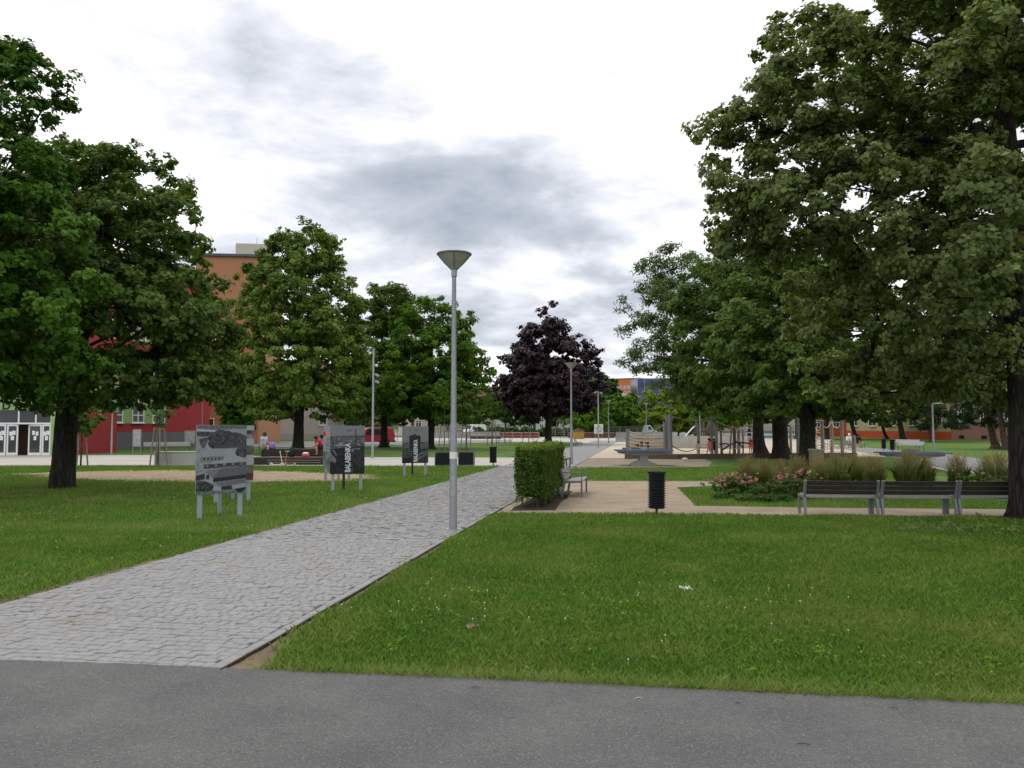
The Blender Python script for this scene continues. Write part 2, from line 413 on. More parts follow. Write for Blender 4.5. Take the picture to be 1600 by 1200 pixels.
# ------------------------------------------------------------------ the ground
sheet('lawn', [(-900, -60), (900, -60), (900, 2500), (-900, 2500)], 0.0, m_turf)
EDGE = [G(-500, 1018), G(0, 1036), G(345, 1048), G(900, 1072), G(1600, 1106), G(2400, 1146)]
def edge_y(x):
    for a, b in zip(EDGE, EDGE[1:]):
        if a.x <= x <= b.x: return a.y + (b.y - a.y) * (x - a.x) / (b.x - a.x)
    return EDGE[0].y if x < EDGE[0].x else EDGE[-1].y
asph = sheet('asphalt_path', [(-60, EDGE[0].y + 1.5)] + [(p.x, p.y) for p in EDGE] + [(60, EDGE[-1].y - 9), (60, -30), (-60, -30)], 0.024, m_asphalt, jitter=.028, step=.12, seed=5)

SL = .165                                     # the sett path runs this far right for each metre ahead
PR0 = Vector((-2.23, 6.05, 0)); PW = 3.48     # a point of its right edge, its width across X
def pr(Y): return PR0.x + SL * (Y - PR0.y)    # right edge
def pl(Y): return pr(Y) - PW
YN = 37.0
bed = sheet('sett_path', [(pr(3), 3), (pr(YN), YN), (pl(YN), YN), (pl(3), 3)], 0.004, m_joint)
sheet('far_sett_path', [(pr(YN), YN), (pr(110), 110), (pl(110) , 110), (pl(YN), YN)], 0.022, m_farsett)
# setts
vdir = Vector((SL, 1, 0)).normalized(); udir = Vector((vdir.y, -vdir.x, 0))
rngS = random.Random(11); setts = []
W = PW * vdir.y; v = -2.6
while v < (YN - PR0.y) / vdir.y:
    h = rngS.uniform(.085, .115); u = -W + .005; 
    while u < -.105:
        l = rngS.uniform(.075, .165)
        if u + l > -.10: l = -.10 - u
        if l > .05: setts.append((u + l / 2, v + h / 2, l, h))
        u += l
    v += h
v = -2.6
while v < (YN - PR0.y) / vdir.y:              # the straight edge course on the right
    l = rngS.uniform(.16, .26); setts.append((-.05, v + l / 2, .098, l)); v += l
def sett_verts(lu, lv, g, top, tilt):
    a, b2 = lu / 2 - g, lv / 2 - g; i = .007; vs = []
    for z, k in ((-.03, 0), (top - .007, 0), (top, i)):
        for x, y in ((-a, -b2), (a, -b2), (a, b2), (-a, b2)):
            vs.append((x - math.copysign(k, x), y - math.copysign(k, y), z + (tilt[0] * x + tilt[1] * y if z > 0 else 0)))
    return vs
SF = [(8, 9, 10, 11)] + [(r * 4 + k, r * 4 + (k + 1) % 4, r * 4 + 4 + (k + 1) % 4, r * 4 + 4 + k) for r in range(2) for k in range(4)]
ang = math.atan2(udir.y, udir.x)
items = []
for (cu, cv, lu, lv) in setts:
    c = PR0 + udir * cu + vdir * cv
    if c.y < edge_y(c.x) - .10: continue
    px = 800 + F * c.x / c.y
    items.append((c.y if -25 < px < 1620 else c.y + 100, c, lu, lv))
items.sort(key=lambda t: t[0])
var = []
for k in range(12):                           # twelve sett shapes of unit plan, shared by the near ones
    me = bpy.data.meshes.new('sett')
    tilt = (rngS.uniform(-.03, .03), rngS.uniform(-.03, .03))
    me.from_pydata(sett_verts(.15, .12, (.001, .001, .002, .001, .002, .003, .005, .002, .001, .004, .001, .002)[k], .016 + rngS.uniform(-.006, .006), tilt), [], SF); me.update()
    at = me.attributes.new('tint', 'FLOAT', 'POINT'); at.data.foreach_set('value', [min(1, max(0, rngS.gauss(.5, .15)))] * 12)
    me.materials.append(m_sett); var.append(me)
for (_, c, lu, lv) in items[:300]:
    o = link('sett', rngS.choice(var), bed); o.location = (c.x, c.y, 0)
    o.rotation_euler = (0, 0, ang + rngS.uniform(-.02, .02)); o.scale = (lu / .15, lv / .12, 1)
vs = []; fs = []; tn = []
for (_, c, lu, lv) in items[300:]:
    k = len(vs); t = rngS.gauss(.5, .15); an = ang + rngS.uniform(-.02, .02); ca, sa = math.cos(an), math.sin(an)
    for (x, y, z) in sett_verts(lu, lv, rngS.choice((.001, .001, .002, .002, .003, .004, .007)), .016 + rngS.uniform(-.006, .006), (rngS.uniform(-.03, .03), rngS.uniform(-.03, .03))):
        vs.append((c.x + ca * x - sa * y, c.y + sa * x + ca * y, z)); tn.append(min(1, max(0, t)))
    if c.y > 13:                              # far setts go without the bevel
        del vs[-4:], tn[-4:]; fs += [tuple(i + k for i in f) for f in ((4, 5, 6, 7), (0, 1, 5, 4), (1, 2, 6, 5), (2, 3, 7, 6), (3, 0, 4, 7))]
    else: fs += [tuple(i + k for i in f) for f in SF]
me = bpy.data.meshes.new('setts'); me.from_pydata(vs, [], fs); me.update()
at = me.attributes.new('tint', 'FLOAT', 'POINT'); at.data.foreach_set('value', tn)
so = link('setts', me, bed, m_sett); so['kind'] = 'stuff'
# steel edging along the right side of the path
e_ = B()
yy = EDGE[2].y
pts = [Vector((pr(y) + .03 + .006 * math.sin(y * 3), y, 0)) for y in np.linspace(6.06, 18.2, 40)]
for a, b2 in zip(pts, pts[1:]):
    d = (b2 - a); e_.box(((a + b2) / 2) + Vector((0, 0, .004)), (.010, d.length, .05), rz=-math.atan2(d.x, d.y))
tag(e_.build('path_edging', m_corten), 'rusty brown steel edging strip along the right side of the sett path', 'edging')
# bare soil along the edges
sheet('soil_verge', [(pr(5.9) + .04, 5.9), (pr(15.8) + .04, 15.8), (pr(15.8) + .12, 15.8), (pr(10) + .16, 10), (pr(7.2) + .16, 7.2), (pr(6.4) + .28, 6.5), (pr(5.9) + .60, 5.92)], .006, m_verge, jitter=.04, step=.15, seed=8)
sheet('soil_verge', [(pl(7.6) - .02, 7.4), (pl(22) - .02, 22), (pl(22) - .08, 22), (pl(12) - .1, 12), (pl(8) - .22, 7.9)], .006, m_verge, jitter=.03, step=.15, seed=9)

def gp(*pp): return [G(x, y) for x, y in pp]
sheet('gravel_path', gp((800, 803), (1000, 805), (1300, 808), (1700, 812), (1700, 797), (1300, 794), (1086, 791), (1058, 761.5), (1150, 758.5), (1400, 757), (1400, 752.5), (1100, 752.5), (880, 752)) + [(pr(27.1) + .05, 27.1), (pr(17.2) + .05, 17.2)], .006, m_gravel, jitter=.05, step=.3, seed=3)
sheet('table_gravel', [(pr(36) + .05, 36.2)] + gp((1000, 730.5), (1108, 729.5), (1112, 722), (1100, 716.5), (975, 716)) + [(pr(47) + .05, 47.4)], .006, m_dgravel, jitter=.06, seed=4)
sheet('play_sand', [(pr(47) + .05, 47.4)] + gp((975, 716), (1100, 716.5), (1240, 715), (1400, 713.5), (1420, 708), (1370, 701), (1300, 695), (1000, 694)) + [(pr(86) + .05, 86)], .012, m_sand)
sheet('park_path', gp((1290, 697), (1345, 699), (1400, 703.5), (1470, 709), (1545, 719), (1700, 736), (1700, 752), (1600, 741), (1480, 733), (1440, 724), (1400, 716), (1340, 706)), .022, m_street)
sheet('gravel_verge', gp((1440, 724), (1480, 733), (1600, 741), (1600, 744), (1480, 736), (1430, 727)), .006, m_sand)
sheet('bare_soil', gp((15, 741), (110, 737), (300, 734.5), (450, 736), (560, 741), (612, 747), (520, 752), (400, 754), (240, 752.5), (100, 749)), .006, m_soil, jitter=.75, step=.22, seed=6)
PLZ = [(pl(48.5), 48.5), (pl(37.2), 37.2)]
sheet('plaza_paving', gp((-700, 711.5), (-100, 711.5), (200, 711), (420, 713), (560, 714.5)) + PLZ + gp((560, 728.5), (300, 727), (0, 727.5), (-700, 727)), .007, m_plaza, jitter=.05, step=.5)
sheet('entrance_paving', gp((-700, 728), (0, 728.3), (70, 727), (0, 732.5), (-700, 735)), .005, m_street)
sheet('street', gp((-100, 699), (330, 698), (480, 699.5), (560, 698), (800, 691), (800, 687.5), (560, 690), (395, 691), (200, 692), (-100, 692)), .03, m_street)
sheet('far_square', gp((560, 690), (885, 690.5), (960, 696), (1300, 694.5), (1300, 684), (560, 683)), .016, m_plaza)
sheet('far_road', gp((-400, 681), (2000, 681), (2000, 676), (-400, 676)), .05, m_street)
sheet('hedge_bed', [(-.05, 17.6), (.95, 17.7), (1.75, 23.0), (.95, 23.2)], .012, m_mulch, jitter=.06, step=.2, seed=12)

# ------------------------------------------------------------------ grass
def blades(poly_test, n, xr, yr, hmin, hmax, wid, rng, five):
    xs = rng.uniform(xr[0], xr[1], n); ys = rng.uniform(0, 1, n)
    ys = yr[0] * (yr[1] / yr[0]) ** ys                # thins out with distance
    keep = poly_test(xs, ys); xs, ys = xs[keep], ys[keep]; n = len(xs)
    nz = np.array([mnoise.noise(Vector((a * .8, b * .8, 7))) for a, b in zip(xs, ys)])
    h = rng.uniform(hmin, hmax, n) * (1 + .45 * nz) * (1 + .018 * ys); w_ = wid * (.7 + .6 * rng.random(n)) * (1 + .05 * ys)
    a = rng.uniform(0, 2 * np.pi, n); la = rng.uniform(0, 2 * np.pi, n); le = h * rng.uniform(.15, .85, n)
    b0 = np.stack([xs, ys, np.full(n, .0)], 1); sd = np.stack([np.cos(a), np.sin(a), 0 * a], 1) * w_[:, None] / 2
    tip = b0 + np.stack([np.cos(la) * le, np.sin(la) * le, h], 1)
    tint = np.clip(.42 + .20 * rng.standard_normal(n) + .22 * nz, 0, .9); dr = rng.random(n) < .028; tint[dr] = 1.0
    if not five: return np.stack([b0 - sd, b0 + sd, tip], 1).reshape(-1, 3), tint
    mid = b0 + np.stack([np.cos(la) * le * .3, np.sin(la) * le * .3, h * .62], 1)
    q = np.stack([b0 - sd, b0 + sd, mid + sd * .85, tip], 1); return q.reshape(-1, 3), tint
rngG = np.random.default_rng(4)
gravel_polys = None
def in_poly(xs, ys, poly):
    c = np.zeros(len(xs), bool); n = len(poly)
    for i in range(n):
        x1, y1 = poly[i][0], poly[i][1]; x2, y2 = poly[i - 1][0], poly[i - 1][1]
        t = ((y1 > ys) != (y2 > ys)); xi = (x2 - x1) * (ys - y1) / ((y2 - y1) if y2 != y1 else 1e-9) + x1
        c ^= t & (xs < xi)
    return c
edge_x = np.array([p.x for p in EDGE]); edge_yy = np.array([p.y for p in EDGE])
RAG = lambda xs, ys: .05 * np.sin(xs * 9 + np.sin(xs * 23) * 2) + .03 * np.sin(ys * 31)
front_back = [G(800, 803), G(1000, 805), G(1300, 808), G(1700, 812)]
fbx = np.array([p.x for p in front_back]); fby = np.array([p.y for p in front_back])
def front_ok(xs, ys):
    soil = np.exp(-((ys - 6.0) / .7) ** 2) * .30
    return (ys > np.interp(xs, edge_x, edge_yy) + .03 + .5 * RAG(xs, ys)) & (xs > pr(ys) + .09 + soil + RAG(xs, ys)) & (ys < np.interp(xs, fbx, fby) + .05 + RAG(xs, ys)) & (np.abs(xs) < .68 * ys + 1)
soil_poly = gp((15, 741), (110, 737), (300, 734.5), (450, 736), (560, 741), (612, 747), (520, 752), (400, 754), (240, 752.5), (100, 749))
def left_ok(xs, ys):
    jit = rngG.normal(0, .35, len(xs)); jit2 = rngG.normal(0, .5, len(xs))
    return (xs < pl(ys) - .06 + RAG(xs, ys)) & (xs > -.70 * ys - 1) & (ys > np.interp(xs, edge_x, edge_yy)) & (ys < 37.9) & ~in_poly(xs + jit, ys + jit2, soil_poly)
bedlawn = gp((1060, 763), (1088, 789), (1300, 793), (1700, 796), (1700, 759), (1150, 760))
strip = gp((870, 751), (1400, 751), (1400, 733), (1112, 731), (898, 731.5))
def right_ok(xs, ys): return in_poly(xs, ys, bedlawn) | (in_poly(xs, ys, strip) & (xs > pr(ys) + .1))
V5, T5 = blades(front_ok, 370000, (-2.3, 12), (5.0, 17), .032, .068, .0055, rngG, True)
V5b, T5b = blades(left_ok, 90000, (-12, -1), (7.2, 14), .03, .065, .006, rngG, True)
V3, T3 = blades(left_ok, 330000, (-26, 0), (11, 38), .03, .06, .008, rngG, False)
V3b, T3b = blades(right_ok, 170000, (.8, 24), (17, 37), .03, .06, .009, rngG, False)
g1 = link('grass', np_mesh('grass', np.concatenate([V5, V5b]), 4, np.concatenate([T5, T5b])), None, m_grass); tag(g1, 'short green grass on the near lawns beside the path', 'grass', kind='stuff')
g2 = link('far_grass', np_mesh('grass', np.concatenate([V3, V3b]), 3, np.concatenate([T3, T3b])), None, m_grass); tag(g2, 'short green grass on the lawns farther back', 'grass', kind='stuff')
# longer dry fringe along the asphalt
n = 9000; xs = rngG.uniform(-2.0, 4.6, n); ys = np.interp(xs, edge_x, edge_yy) + np.abs(rngG.normal(0, .07, n)) - .01
k_ = xs > pr(6.0) + .5 + rngG.uniform(-.3, .3, n); xs, ys = xs[k_], ys[k_]; n = len(xs)
h = rngG.uniform(.03, .10, n); a = rngG.uniform(0, 6.28, n); la = rngG.uniform(0, 6.28, n); le = h * rngG.uniform(.3, 1.6, n)
b0 = np.stack([xs, ys, np.full(n, .004)], 1); sd = np.stack([np.cos(a), np.sin(a), 0 * a], 1) * .003
V = np.stack([b0 - sd, b0 + sd, b0 + np.stack([np.cos(la) * le, np.sin(la) * le, h], 1)], 1).reshape(-1, 3)
fr = link('dry_fringe_grass', np_mesh('fringe', V, 3, np.where(rngG.random(n) < .45, 1.0, rngG.uniform(.3, .9, n))), None, m_grass); tag(fr, 'longer straw coloured grass along the asphalt edge', 'grass', kind='stuff')
# broad leaved patches (clover, plantain) and fallen bracts
# clover heads
n = 150; cx_ = np.concatenate([rngG.normal(-.6, .5, 26), rngG.normal(2.4, .8, 30), rngG.normal(-3.2, 1.6, 24)])
cy_ = np.concatenate([rngG.normal(8.0, .6, 26), rngG.normal(8.2, .9, 30), rngG.normal(13, 2.6, 24)])
ok = front_ok(cx_, cy_) | left_ok(cx_, cy_); mb = B()
for x, y in zip(cx_[ok], cy_[ok]):
    z = random.Random(int(x * 1e4)).uniform(.045, .075)
    mb.cyl((x, y, 0), (x, y, z), .0015, n=3); mb.lathe([(0, z - .007), (.007, z - .002), (.007, z + .004), (0, z + .008)], 6, (x, y, 0))
co = mb.build('clover_flowers', M('clover_white', (.62, .62, .52), .8)); tag(co, 'tiny white clover heads scattered over the near lawns', 'clover', kind='stuff')
# ------------------------------------------------------------------ trees
def unit(v): return v / np.maximum(np.linalg.norm(v, axis=-1, keepdims=True), 1e-9)
def leaf_mesh(name, centers, crad, per, size, rng, crown_c, flat=.6, subs=7, wide=.42, droop=.25, tint0=.45, spread=.40):
    K = len(centers); cnt = np.maximum(8, (per * rng.uniform(.6, 1.4, K) * (crad / crad.mean()) ** 2)).astype(int)
    idx = np.repeat(np.arange(K), cnt); n = len(idx)
    sub = unit(rng.standard_normal((K, subs, 3))) * (rng.random((K, subs, 1)) ** .4); sub[..., 2] = sub[..., 2] * flat + .06
    so_ = sub[idx, rng.integers(0, subs, n)]
    off = unit(rng.standard_normal((n, 3))) * (rng.random((n, 1)) ** .5) * spread; off[:, 2] *= .7
    rel = so_ * .78 + off
    p = centers[idx] + rel * crad[idx, None]
    outw = unit(p - crown_c); nrm = unit(.75 * unit(rel) + .55 * outw + np.array([0, 0, .65]) + .55 * rng.standard_normal((n, 3)))
    ax = rng.standard_normal((n, 3)) + outw * .6 + np.array([0, 0, -droop * 2]); ax = unit(ax - nrm * (ax * nrm).sum(1, keepdims=True))
    bx = np.cross(nrm, ax); s = size * rng.uniform(.6, 1.25, n)[:, None]
    q = np.stack([p - ax * s * .5, p + bx * s * wide + nrm * s * .10 + ax * s * .02, p + ax * s * .55 - nrm * s * .12, p - bx * s * wide + nrm * s * .10 + ax * s * .02], 1).reshape(-1, 3)
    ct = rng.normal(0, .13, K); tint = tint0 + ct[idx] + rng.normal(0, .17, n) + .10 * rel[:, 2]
    return np_mesh(name, q, 4, tint)

def crown_clumps(lobes, n, crad, rng, zmin, inner=.16):
    C = np.array([l[:3] for l in lobes], float); Rr = np.array([l[3:6] for l in lobes], float)
    wgt = (Rr.prod(1)) ** (2 / 3); wgt /= wgt.sum(); out = np.zeros((0, 3)); tries = 0
    pts = []
    while len(pts) < n and tries < n * 40:
        tries += 1; i = rng.choice(len(C), p=wgt); d = unit(rng.standard_normal(3))
        f = rng.uniform(.35, .75) if rng.random() < inner else rng.uniform(.78, 1.0) ** .7
        p = C[i] + d * Rr[i] * f
        if p[2] < zmin: continue
        e = (((p - C) / Rr) ** 2).sum(1); e[i] = 9
        if (e < .40).any() and rng.random() < .85: continue
        if pts and (np.linalg.norm(np.array(pts) - p, axis=1) < crad * .54).any(): continue
        pts.append(p)
    return np.array(pts)

def branch_mesh(mb, nodes0, rad0, clumps, rng, rtip=.012, sag=.05, cap=.5, step=1.0, up=1.2):
    pos = [np.array(p, float) for p in nodes0]; par = [-1] + list(range(len(nodes0) - 1)); nt_ = len(pos)
    order = np.argsort(np.linalg.norm(clumps - pos[-1], axis=1))
    for ci in order:
        c = clumps[ci]; A = np.array(pos); dz = np.maximum(0, A[:, 2] - c[2] + .2); d = np.linalg.norm(A - c, axis=1) + up * dz; d[0] += 50; d[1] += 2
        k = int(d.argmin()); L_ = np.linalg.norm(pos[k] - c); m = max(1, int(L_ / step)); a = pos[k]; last = k
        for j in range(1, m + 1):
            t = j / m; q = a + (c - a) * t; q[2] += math.sin(math.pi * t) * L_ * sag
            if j < m: q += rng.normal(0, .06 * min(L_, 2), 3)
            pos.append(q); par.append(last); last = len(pos) - 1
    cnt = np.zeros(len(pos)); ch = np.zeros(len(pos), int)
    for i in range(len(pos)): 
        if par[i] >= 0: ch[par[i]] += 1
    for i in range(len(pos) - 1, -1, -1):
        if ch[i] == 0: cnt[i] += 1
        if par[i] >= 0 and i >= nt_: cnt[par[i]] += cnt[i]
    for i in range(nt_, len(pos)):
        r = min(rtip * cnt[i] ** .52, cap); rp = min(rtip * cnt[par[i]] ** .52, cap) if par[i] >= nt_ else r * 1.25
        rp = min(rp, r * 1.5)
        mb.tube([pos[par[i]], pos[i]], [rp, r], 6 if r > .04 else 4, False)

def trunk_mesh(mb, pts, rad, rng, n=14, flare=1.6):
    """tapered trunk with flared, uneven foot"""
    P_ = [Vector(p) for p in pts]; fine = []; fr_ = []
    for i in range(len(P_) - 1):
        for k in range(4): t = k / 4; fine.append(P_[i].lerp(P_[i + 1], t)); fr_.append(rad[i] + (rad[i + 1] - rad[i]) * t)
    fine.append(P_[-1]); fr_.append(rad[-1]); vs = []; fs = []; z0 = P_[0].z; ph = rng.uniform(0, 6)
    rings = [(fine[0] + Vector((0, 0, -.12)), fr_[0], flare * 1.06), (fine[0] + Vector((0, 0, .02)), fr_[0], flare), (fine[0] + Vector((0, 0, .16)), fr_[0], 1 + (flare - 1) * .5), (fine[0] + Vector((0, 0, .40)), fr_[0], 1 + (flare - 1) * .16)] + [(p, r, 1.0) for p, r in zip(fine[1:], fr_[1:]) if p.z > z0 + .5]
    for j, (p, r, f) in enumerate(rings):
        for k in range(n):
            t = 2 * math.pi * k / n; lob = 1 + (f - 1) * (.75 + .6 * math.sin(5 * t + ph)) + .05 * math.sin(3 * t + p.z * 1.3 + ph) + rng.uniform(-.03, .03)
            vs.append((p.x + math.cos(t) * r * lob, p.y + math.sin(t) * r * lob, p.z))
    for i in range(len(rings) - 1):
        for k in range(n): fs.append((i * n + k, i * n + (k + 1) % n, (i + 1) * n + (k + 1) % n, (i + 1) * n + k))
    fs.append(tuple((len(rings) - 1) * n + k for k in range(n)))
    mb.add(vs, fs)

def tree(name, label, base, trunk, lobes, n, crad, per, size, leafm, bark, seed, group=None, zmin=1.5, flat=.6, flare=1.6, rtip=.016, cap=.3, wide=.42, tint0=.45, inner=.16, cat='tree', subs=7, droop=.25, spread=.40, step=1.0):
    """trunk: [(dx, dy, z, r)...] about the base; lobes in world coordinates"""
    rng = np.random.default_rng(seed); b = Vector((base[0], base[1], 0))
    t = thing(name, label, cat, b, 0, group)
    lo = [(l[0] - b.x, l[1] - b.y, l[2], l[3], l[4], l[5]) for l in lobes]
    cl = crown_clumps(lo, n, crad, rng, zmin, inner); cr_ = crad * rng.uniform(.75, 1.3, len(cl))
    A = np.array([l[:3] for l in lo]); cc = A.mean(0); cc[2] -= .8
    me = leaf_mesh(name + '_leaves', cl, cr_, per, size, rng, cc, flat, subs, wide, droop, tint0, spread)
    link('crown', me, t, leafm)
    pr_ = random.Random(seed); tm = B(); trunk_mesh(tm, [q[:3] for q in trunk], [q[3] for q in trunk], pr_, 14, flare)
    tm.build('trunk', bark, t, smooth=True)
    bmh = B(); branch_mesh(bmh, [q[:3] for q in trunk], [q[3] for q in trunk], cl, rng, rtip, .04, cap, step); bmh.build('branches', bark, t, smooth=True)['kind'] = 'stuff'
    return t

def LB(d, *ls, spin=None):
    """lobes given as (x, y, rx, ry, depth offset) in photograph pixels at distance d; spin adds copies turned about the trunk axis"""
    k = d / F; out = []
    for (x, y, rx, ry, dy) in ls:
        c = P(x, y, d + dy); kk = (d + dy) / F; out.append((c.x, c.y, c.z, rx * kk, (rx + ry) * .5 * kk, ry * kk))
    if spin:
        X0, Y0, angs = spin; extra = []
        for (x, y, z, a, b_, c_) in out:
            r = math.hypot(x - X0, y - Y0)
            if r < .35 * a: continue
            for an in angs:
                ca, sa = math.cos(an), math.sin(an); dx, dy = x - X0, y - Y0
                extra.append((X0 + ca * dx - sa * dy, Y0 + sa * dx + ca * dy, z, a, b_, c_))
        out += extra
    return out
S3 = (R(120), R(240)); S4 = (R(90), R(180), R(270))

# --- the big silver linden at the right edge
b0 = G(1612, 813); d = b0.y
lob = LB(d, (1290, 120, 95, 95, 0), (1210, 230, 100, 80, -.3), (1175, 320, 80, 70, .3), (1290, 300, 110, 80, -1.2), (1390, 60, 120, 110, .5), (1400, 210, 110, 90, 1.5),
         (1500, 120, 130, 120, -.6), (1540, 20, 130, 100, 1.0), (1450, 340, 120, 80, -1.8), (1560, 300, 110, 90, -2.4), (1380, 470, 110, 70, .6), (1440, 420, 120, 80, 2.4), (1520, 220, 120, 100, 2.2), (1560, 560, 60, 45, 1.8), (1420, 630, 60, 30, 1.2), (1500, 640, 50, 22, .8), (1490, 545, 70, 42, 1.0), (1490, 545, 60, 40, -.2), (1540, 600, 40, 30, .8), (1550, 530, 50, 45, 1.4), (1330, 620, 45, 28, 1.0), (1545, 480, 60, 60, .3), (1330, 60, 70, 60, .8), (1270, 60, 55, 50, -.3), (1135, 230, 38, 45, .2), (1205, 150, 45, 60, .2), (1190, 190, 50, 50, -.5), (1215, 80, 35, 55, .4), (1240, 290, 60, 50, .5), (1450, 260, 100, 80, -.5), (1560, 380, 80, 70, 1.0), (1480, 420, 90, 70, -.6), (1240, 420, 70, 60, .8), (1245, 150, 60, 70, -.6), (1150, 290, 45, 55, -.4), (1150, 370, 45, 40, .6), (1330, 210, 90, 80, .2), (1260, 360, 80, 60, .2), (1300, 440, 80, 70, 1.8),
         (1480, 520, 100, 70, -.8), (1370, 585, 85, 50, .8), (1480, 600, 75, 45, .4), (1560, 440, 90, 70, -2.6), (1530, 430, 90, 60, 1.8),
         (1300, 540, 70, 55, 1.2), (1600, 200, 150, 130, 2.6), (1500, -90, 220, 110, 0), (1420, 120, 120, 120, 3.2), (1620, 420, 90, 60, 2.8),
         (1800, 80, 170, 160, 0), (1850, 300, 150, 130, -.5), (1800, 450, 120, 90, .6), (1700, -120, 200, 120, -1.5), (1650, 60, 150, 110, -3.6), (1740, 260, 130, 100, 3.5))
tree('linden_tree', 'huge silver leaved linden with ridged dark trunk at the right edge beside the long bench', b0,
     [(0, 0, 0, .37), (-.02, .02, 1.6, .35), (.02, 0, 3.4, .33), (-.05, .03, 5.0, .27), (-.15, .1, 7.2, .2), (-.2, .1, 9.5, .12), (-.2, .15, 11.5, .05)],
     lob, 1080, .47, 225, .106, lm_silver, bk_dark, 21, zmin=2.3, flat=.6, flare=1.28, rtip=.013, cap=.16, wide=.46, tint0=.47, inner=.12, spread=.36)

# --- the two big crowns on the left
b0 = G(96, 763); d = b0.y
lob = LB(d, (215, 285, 80, 50, 0), (255, 350, 70, 55, -.8), (170, 380, 90, 80, -1.2), (270, 440, 75, 60, .4), (215, 490, 110, 70, -1.0), (300, 520, 55, 55, .5), (120, 300, 80, 80, .6),
         (250, 570, 85, 45, -.4), (300, 580, 50, 40, -.6), (332, 545, 32, 55, .2), (330, 600, 30, 35, .4), (270, 500, 70, 60, 1.2), (180, 450, 90, 80, 1.5), (250, 605, 80, 32, .2), (150, 608, 90, 30, -.6), (60, 600, 90, 34, .2), (320, 585, 35, 40, -.2), (290, 600, 50, 32, .5), (290, 600, 50, 32, -.9), (325, 570, 35, 45, .8), (325, 600, 32, 30, -.5), (255, 590, 60, 35, -1.2), (345, 520, 25, 50, .4), (325, 500, 35, 45, .3), (200, 610, 80, 28, -.3), (290, 470, 60, 50, -1.4), (150, 580, 100, 45, .8), (120, 250, 50, 45, .8), (60, 470, 100, 110, 1.2), (90, 590, 100, 45, -1.6), (10, 360, 90, 90, 0), (-30, 560, 110, 60, .3), (-60, 440, 90, 90, 1.5))
lob += LB(d, (200, 380, 120, 90, 3.6), (120, 500, 120, 80, 3.2), (60, 330, 120, 90, 3.0), (20, 560, 90, 50, -3.2), (60, 400, 80, 80, -3.0))
tree('linden_tree', 'broad dark green linden with thick black trunk, standing alone on the left lawn', b0,
     [(0, 0, 0, .36), (.05, 0, 1.2, .33), (.10, .0, 2.4, .30), (.3, .1, 4.2, .25), (.6, .2, 6.2, .18), (.9, .2, 8.2, .09)],
     lob, 640, .58, 180, .155, lm_linden, bk_dark, 22, zmin=2.35, flat=.6, flare=1.1, rtip=.016, cap=.17, tint0=.42, spread=.36)
b0 = Vector((-15.6, 20.2, 0)); d = 20.2
lob = LB(d, (65, 130, 40, 55, 0), (75, 215, 45, 60, .4), (20, 190, 60, 90, -.6), (20, 300, 75, 80, -.8), (70, 390, 70, 70, -.4), (110, 480, 55, 55, -.8), (130, 545, 45, 55, -.5),
         (40, 520, 90, 75, -1.3), (20, 600, 80, 35, -.4), (-60, 250, 110, 130, 0), (-60, 450, 120, 130, .6), (-150, 350, 130, 200, 0), (-80, 100, 90, 90, .5), (-250, 400, 120, 150, 0), (-150, 560, 120, 70, 0), (-140, 300, 120, 150, 2.6), (-140, 380, 120, 150, -2.6))
tree('maple_tree', 'tall bright green maple crown reaching in from the left edge of the picture', b0,
     [(0, 0, 0, .33), (0, 0, 2.2, .28), (.2, 0, 4.5, .22), (.3, .1, 7, .16), (.6, .1, 10, .07)],
     lob, 430, .55, 195, .15, lm_maple, bk_dark, 23, zmin=2.6, flat=.55, rtip=.016, cap=.16, tint0=.42, spread=.36)

# --- trees across the left lawn and plaza
b0 = G(466, 707); d = b0.y
lob = LB(d, (430, 390, 24, 32, 0), (500, 405, 40, 42, 1), (455, 445, 65, 50, -1.5), (420, 500, 50, 55, 1), (510, 490, 50, 60, 0), (465, 545, 80, 60, -2.2), (525, 570, 50, 55, .5), (410, 575, 42, 55, -.8), (480, 620, 85, 38, -1.0), (535, 630, 38, 30, .5), (425, 635, 40, 25, 0), (395, 530, 36, 50, 0), (392, 600, 34, 45, .5), (400, 450, 30, 40, .5),
         spin=(b0.x, b0.y, S3))
tree('linden_tree', 'tall olive green linden with full rounded crown behind the dark timber platform', b0,
     [(0, 0, 0, .42), (0, 0, 2.0, .36), (.1, 0, 4.5, .30), (0, 0, 8, .2), (-.2, 0, 12, .1), (-.4, 0, 14.5, .05)],
     lob, 640, .80, 150, .235, lm_olive, bk_dark, 24, zmin=2.6, flat=.6, rtip=.02, cap=.2, tint0=.5, spread=.36)
b0 = G(600, 699); d = b0.y
lob = LB(d, (575, 480, 35, 35, 0), (605, 475, 25, 25, 0), (590, 540, 50, 50, 0), (600, 600, 50, 45, -1), (565, 610, 40, 40, 1), spin=(b0.x, b0.y, S3))
tree('linden_tree', 'dark narrow tree between the olive linden and the bright green tree', b0,
     [(0, 0, 0, .36), (0, 0, 3, .3), (0, 0, 8, .2), (-.5, 0, 12, .06)], lob, 260, .9, 130, .27, lm_linden, bk_dark, 25, zmin=2.6, rtip=.02, cap=.2, tint0=.35)
b0 = G(672, 701); d = b0.y
lob = LB(d, (688, 495, 28, 30, 0), (645, 505, 35, 30, 1), (720, 525, 30, 30, .5), (625, 550, 35, 45, 0), (680, 560, 60, 50, -1.5), (740, 575, 30, 35, 0), (650, 610, 60, 40, -.5), (715, 615, 50, 40, -1), (755, 610, 18, 25, 0), (620, 630, 30, 30, .5), spin=(b0.x, b0.y, S3))
